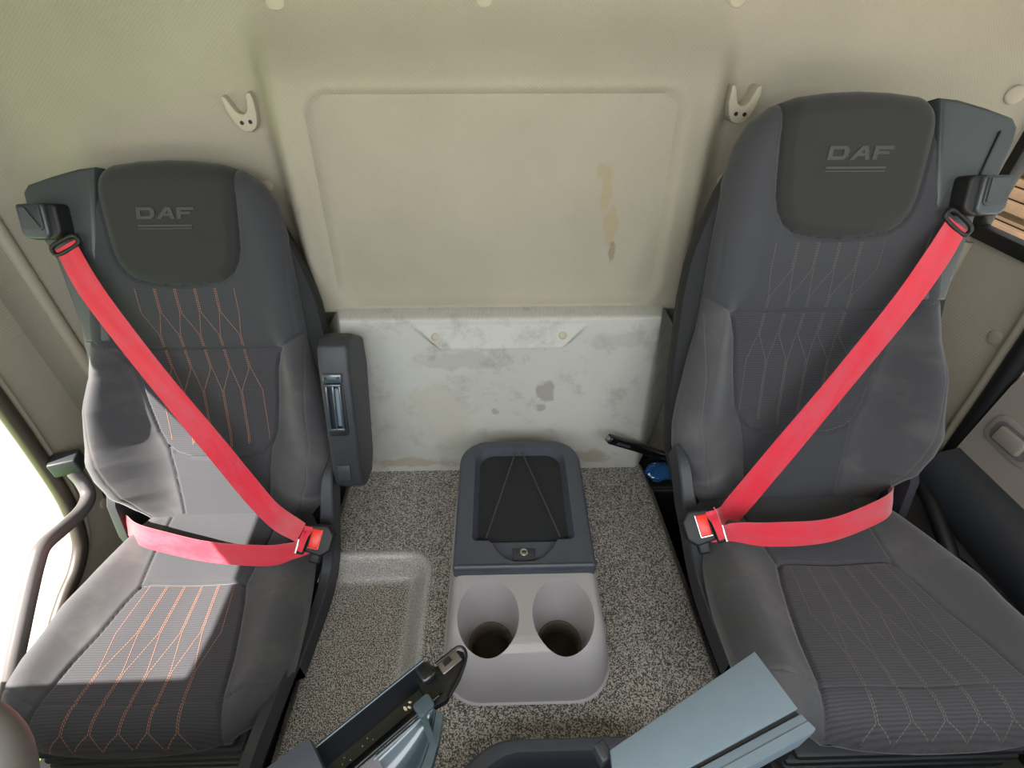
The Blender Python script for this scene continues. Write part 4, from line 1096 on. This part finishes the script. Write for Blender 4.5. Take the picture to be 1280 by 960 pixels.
# ---- pen tray reaching up from the dash, left
def pen_tray():
    Bp = Vector((-.052, .261, .40)); Dp = Vector((-.188, .150, .40))
    ax = (Bp - Dp).normalized(); sd_ = Vector((ax.y, -ax.x, 0)); un = Vector((0, 0, 1))  # sd_ to the right/front
    t = thing('pen_tray', 'glossy black open tray arm with pale crumbs, over the left of the mat', 'tray', (-0.14, .2, .36))
    O_ = Dp
    def sweep(name, prof, l0, l1, mat, par, taper=None, nseg=16, thick=.0022):
        vs, fs = [], []; k = len(prof); ls = np.linspace(l0, l1, nseg)
        for j, l in enumerate(ls):
            q = taper((l - l0) / (l1 - l0)) if taper else (1, 1)
            for (a, h) in prof: vs.append(O_ + ax * l + sd_ * (a * q[0]) + un * (h * q[1]))
            for (a, h) in prof[::-1]: vs.append(O_ + ax * l + sd_ * (a * q[0]) + un * (h * q[1] - thick))
        m2 = 2 * k
        for j in range(nseg - 1):
            for i in range(m2): fs.append((j * m2 + i, j * m2 + (i + 1) % m2, (j + 1) * m2 + (i + 1) % m2, (j + 1) * m2 + i))
        fs.append(tuple(range(m2))); fs.append(tuple(range((nseg - 1) * m2, nseg * m2))[::-1])
        o = raw(name, vs, fs, mat, par, None, 40)
        b2 = bmesh.new(); b2.from_mesh(o.data); bmesh.ops.recalc_face_normals(b2, faces=b2.faces[:]); b2.to_mesh(o.data); b2.free()
        return o
    tr = sweep('trough', [(-.022, .006), (-.019, .007), (-.014, -.004), (-.006, -.014), (.006, -.016), (.014, -.010), (.018, .001), (.021, .003)], -.06, .135, m_gloss, t)
    tube('trough_rim', [O_ + ax * l - sd_ * .0205 + un * .0075 for l in np.linspace(-.06, .137, 8)], .0016, m_scoop, tr, 8)
    tube('trough_rim', [O_ + ax * l + sd_ * .0195 + un * .0035 for l in np.linspace(-.06, .130, 8)], .0014, m_gloss, tr, 8)
    # nose
    bm = bmesh.new(); add_prism(bm, [(.120, -.021), (.142, -.0195), (.146, -.012), (.158, -.012), (.176, -.0105), (.180, -.004), (.176, .006), (.160, .016), (.135, .0255), (.118, .022)], O_ - un * .016, ax, sd_, un, .010, .003)
    build('tray_nose', bm, m_gloss, t, None, 40)
    R3 = Matrix((ax, sd_, un)).transposed()
    tube('nose_rim', [O_ + ax * a_ + sd_ * b_ - un * .004 for a_, b_ in ((.146, -.013), (.160, -.0125), (.177, -.0115), (.1815, -.004), (.176, .006), (.160, .016), (.138, .0255))], .0018, m_gloss, t, 8, None, 5)
    box('end_stop', O_ + ax * .132 - sd_ * .010 - un * .001, (.018, .020, .014), m_scoop if 0 else m_gloss, t, R3, .004)
    box('steel_insert', O_ + ax * .160 - sd_ * .004 - un * .0045, (.026, .014, .003), M('smoky_steel', (120, 112, 108), .25, (80, .3), metal=.6), t, R3, .001)
    box('insert_stripe', O_ + ax * .158 - sd_ * .006 - un * .0025, (.010, .006, .001), m_black, t, R3, 0)
    # lower shell and scoop on the right side
    sweep('lower_shelf', [(.022, .001), (.030, -.006), (.044, -.012), (.056, -.014), (.066, -.010)], -.06, .052, M('dull_dark_shelf', (58, 54, 58), .45, (200, .3)), t)
    sc_ = []
    nn, kk = 18, 10; vs, fs = [], []
    for j in range(nn):
        q = j / (nn - 1); l = -.045 + .165 * q
        wd = .052 * (1 - q ** 3.2) + .004
        for i in range(kk):
            p_ = i / (kk - 1)
            h = -.004 - .020 * math.sin(math.pi * min(p_ * 1.05, 1)) * (1 - q ** 4) - .002 * p_
            vs.append(O_ + ax * (l + 0.012 * p_ * (1 - q)) + sd_ * (.022 + wd * p_) + un * h)
    for j in range(nn - 1):
        for i in range(kk - 1): fs.append((j * kk + i, j * kk + i + 1, (j + 1) * kk + i + 1, (j + 1) * kk + i))
    fs = [f_ for f_ in fs if (f_[0] // kk) > 7 or 0]
    so = raw('scoop', vs, fs, m_scoop, t, None, 60)
    md = so.modifiers.new('thick', 'SOLIDIFY'); md.thickness = .0025
    rim = [O_ + ax * (-.045 + .165 * q + .012 * (1 - q)) + sd_ * (.024 + .052 * (1 - q ** 3.2) + .004) - un * .006 for q in np.linspace(0.1, 1, 18)]
    # broad flat outer rim
    vs, fs = [], []
    for i, p in enumerate(rim):
        tt = (rim[min(i + 1, 17)] - rim[max(i - 1, 0)]).normalized(); nrm_ = Vector((tt.y, -tt.x, 0))
        if nrm_.dot(sd_) < 0 : nrm_ = -nrm_
        wdt = .012 * (1 - .4 * i / 17)
        for (a, h) in ((0, .001), (wdt, -.003), (wdt, -.016), (0, -.014)): vs.append(p + nrm_ * a + un * h)
    for i in range(17):
        for j in range(4): fs.append((i * 4 + j, i * 4 + (j + 1) % 4, (i + 1) * 4 + (j + 1) % 4, (i + 1) * 4 + j))
    fs += [(0, 1, 2, 3), (68, 69, 70, 71)]
    raw('scoop_rim', vs, fs, m_scoop, t, None, 40)
    tube('scoop_edge', [O_ + ax * l + sd_ * .024 - un * .001 for l in np.linspace(.048, .118, 6)], .0014, m_flap, t, 8)
    bm = bmesh.new(); add_prism(bm, rrect(.102, .122, .010, .026, .004), O_ + un * .002, ax, sd_, un, .006, .002)
    add_prism(bm, [(.104, .020), (.111, .020), (.104, .052), (.098, .050)], O_ - un * .006, ax, sd_, un, .008, .0)
    build('clip', bm, m_scoop, t, None, 40)
    # end block
    prism('end_block', [(-.075, -.030), (.004, -.028), (.009, -.024), (.009, .010), (-.075, .012)], O_ + un * .004, ax, sd_, un, .020, m_slate, t, .003)
    # crumbs
    bm = bmesh.new(); random.seed(8)
    for (l, a, r_) in [(.097, .000, .0022), (.101, .002, .0018), (.104, -.002, .0015), (.045, .001, .0006), (.052, -.002, .0006), (.056, .003, .0005), (.03, .004, .0006), (.022, .002, .0006), (.026, -.002, .0005), (.018, .005, .0006), (.125, -.008, .0006)]:
        c_ = O_ + ax * l + sd_ * a + un * (-.0145)
        bmesh.ops.create_icosphere(bm, subdivisions=1, radius=r_, matrix=Matrix.Translation(c_) @ Matrix.Rotation(l * 90, 4, 'Z') @ Matrix.Diagonal((1.5, .8, .8, 1)))
    o = build('crumbs', bm, M('pale_crumb', (200, 190, 150), .8), t); o['kind'] = 'stuff'
pen_tray()

# ---- steering wheel (rim edge shows in the lower left corner)
def wheel():
    C_ = Vector((-.60, .010, .47)); R_ = .205
    t = thing('steering_wheel', 'steering wheel rim and silver spokes in the bottom left corner', 'steering wheel', (-.6, .0, .40))
    nx = Vector((0, .20, .98)).normalized(); ux = Vector((1, 0, 0)); uy = nx.cross(ux)
    pts = [C_ + ux * (R_ * math.cos(a)) + uy * (R_ * math.sin(a)) for a in np.linspace(0, 2 * math.pi, 65)]
    bm = bmesh.new(); add_tube(bm, pts, .0155, 14, False); build('wheel_rim', bm, M('grey_rim_leather', (104, 100, 98), .45, (400, .3)), t, None, 60)
    for a in (5, 175, 250, 290):
        a = math.radians(a); d = ux * math.cos(a) + uy * math.sin(a); p_ = nx.cross(d)
        tube('spoke', [C_ + d * .06 - nx * .015, C_ + d * .12 - nx * .012, C_ + d * .20], [.018, .014, .011], m_steel, t, 10)
    disc('wheel_hub', C_ - nx * .03, nx, .075, .03, m_slate2, t, None, .008, 32)
wheel()

# ---- grab handles on the door pillars
t = thing('grab_handle', 'dull grey bent grab tube with square top block, in the open left doorway', 'handle', (-1.03, .6, -.15))
tube('handle_tube', [(-1.045, .835, .105), (-1.035, .828, .070), (-1.02, .805, .045), (-1.005, .755, .048), (-.99, .69, .072), (-.98, .635, .090), (-.978, .60, .076), (-.977, .555, .045), (-.976, .50, .004), (-.976, .42, -.06), (-.976, .30, -.17)], .0155, M('handle_paint', (96, 92, 92), .35, (300, .1)), t, 14, None, 6)
bm = bmesh.new(); rbox(bm, (-1.052, .842, .125), (.058, .045, .042), Matrix.Rotation(.35, 3, 'Z'), .005, 3); build('mount_block', bm, m_slate2, t)
t = thing('grab_handle', 'black bent grab tube between the right seat and the closed door', 'handle', (1.0, .65, -.1))
tube('handle_tube', [(1.06, .86, .075), (1.035, .83, .068), (1.01, .775, .078), (.995, .72, .080), (.985, .665, .066), (.98, .60, .036), (.98, .52, -.03), (.985, .42, -.14)], .0165, m_black, t, 14, None, 6)
bm = bmesh.new(); rbox(bm, (1.068, .868, .085), (.05, .045, .045), None, .005, 3); build('mount_block', bm, m_black, t)
tag(box2('belt_anchor', (1.03, .90, .10), (1.10, .965, .135), m_black, None, .004, 'auto'), 'small black bracket low on the right pillar, level with the armrest', 'bracket')

# ---- odds and ends behind the right seat
t = thing('storage_crate', 'black box in the dark gap behind the right seat', 'crate', (.47, .93, -.2))
box2('crate_body', (.385, .87, -.2), (.60, .985, -.037), m_black, t, .004)
a, b = Vector((.252, .848, .172)), Vector((.50, .945, -.015)); dr = (b - a).normalized(); sy = Vector((0, 0, 1)).cross(dr).normalized(); sz = dr.cross(sy)
rt = thing('slotted_rod', 'black slotted rod leaning across the lower panel, beside the right seat', 'rod', (a + b) / 2 - Vector((0, 0, .1)))
R3 = Matrix((dr, sy, sz)).transposed()
box('rod_body', (a + b) / 2, ((b - a).length, .020, .020), m_gloss, rt, R3, .003)
box('rod_socket', a - dr * .001, (.006, .012, .012), m_steel, rt, R3, .001)
box('rod_slot', a + dr * .05 - sy * .0102, (.05, .002, .007), m_slate, rt, R3, 0)
bm = bmesh.new(); bmesh.ops.create_icosphere(bm, subdivisions=3, radius=1, matrix=Matrix.Translation((.425, .905, -.012)) @ Matrix.Diagonal((.042, .028, .022, 1)))
random.seed(3)
for v in bm.verts: v.co += Vector((random.uniform(-1, 1), random.uniform(-1, 1), random.uniform(-1, 1))) * .004
tag(build('plastic_bag', bm, m_blue, None, 'auto', False), 'crumpled shiny blue plastic under the black rod, behind the right seat', 'plastic bag')
tag(box2('ledge_strip', (.375, .868, -.052), (.50, .874, -.045), m_slate, None, .001, 'auto'), 'thin grey strip on the edge of the black box behind the right seat', 'strip')

struct(box2('trim_12', (-1.08, .88, -.47), (-.40, 1.09, -.03), m_void, None, .01))  # dark block added to swallow stray sun below the left seat
struct(box2('trim_13', (.62, .88, -.47), (1.08, 1.085, -.03), m_void, None, .01))  # matching dark block added on the right against stray light

# ---- stacked timber outside the quarter window
tm = thing('timber_stack', 'stack of weathered brown boards outside the quarter window', 'timber', (2.75, 2.6, -1.3))
m_wood = M('weathered_board', (74, 55, 37), .9, (30, .4, .004), var=(9, .22))
me = None
random.seed(5)
for k in range(52):
    z = -1.27 + k * .052
    if me is None:
        o = box2('board', (2.5, 2.05, z), (2.62, 4.6, z + .046), m_wood, tm, .004); me = o.data
        base = z
    else:
        o = bpy.data.objects.new('board', me); COL.objects.link(o); o.parent = tm
        o.location = (random.uniform(-.03, .03), random.uniform(-.1, .1), z - base)
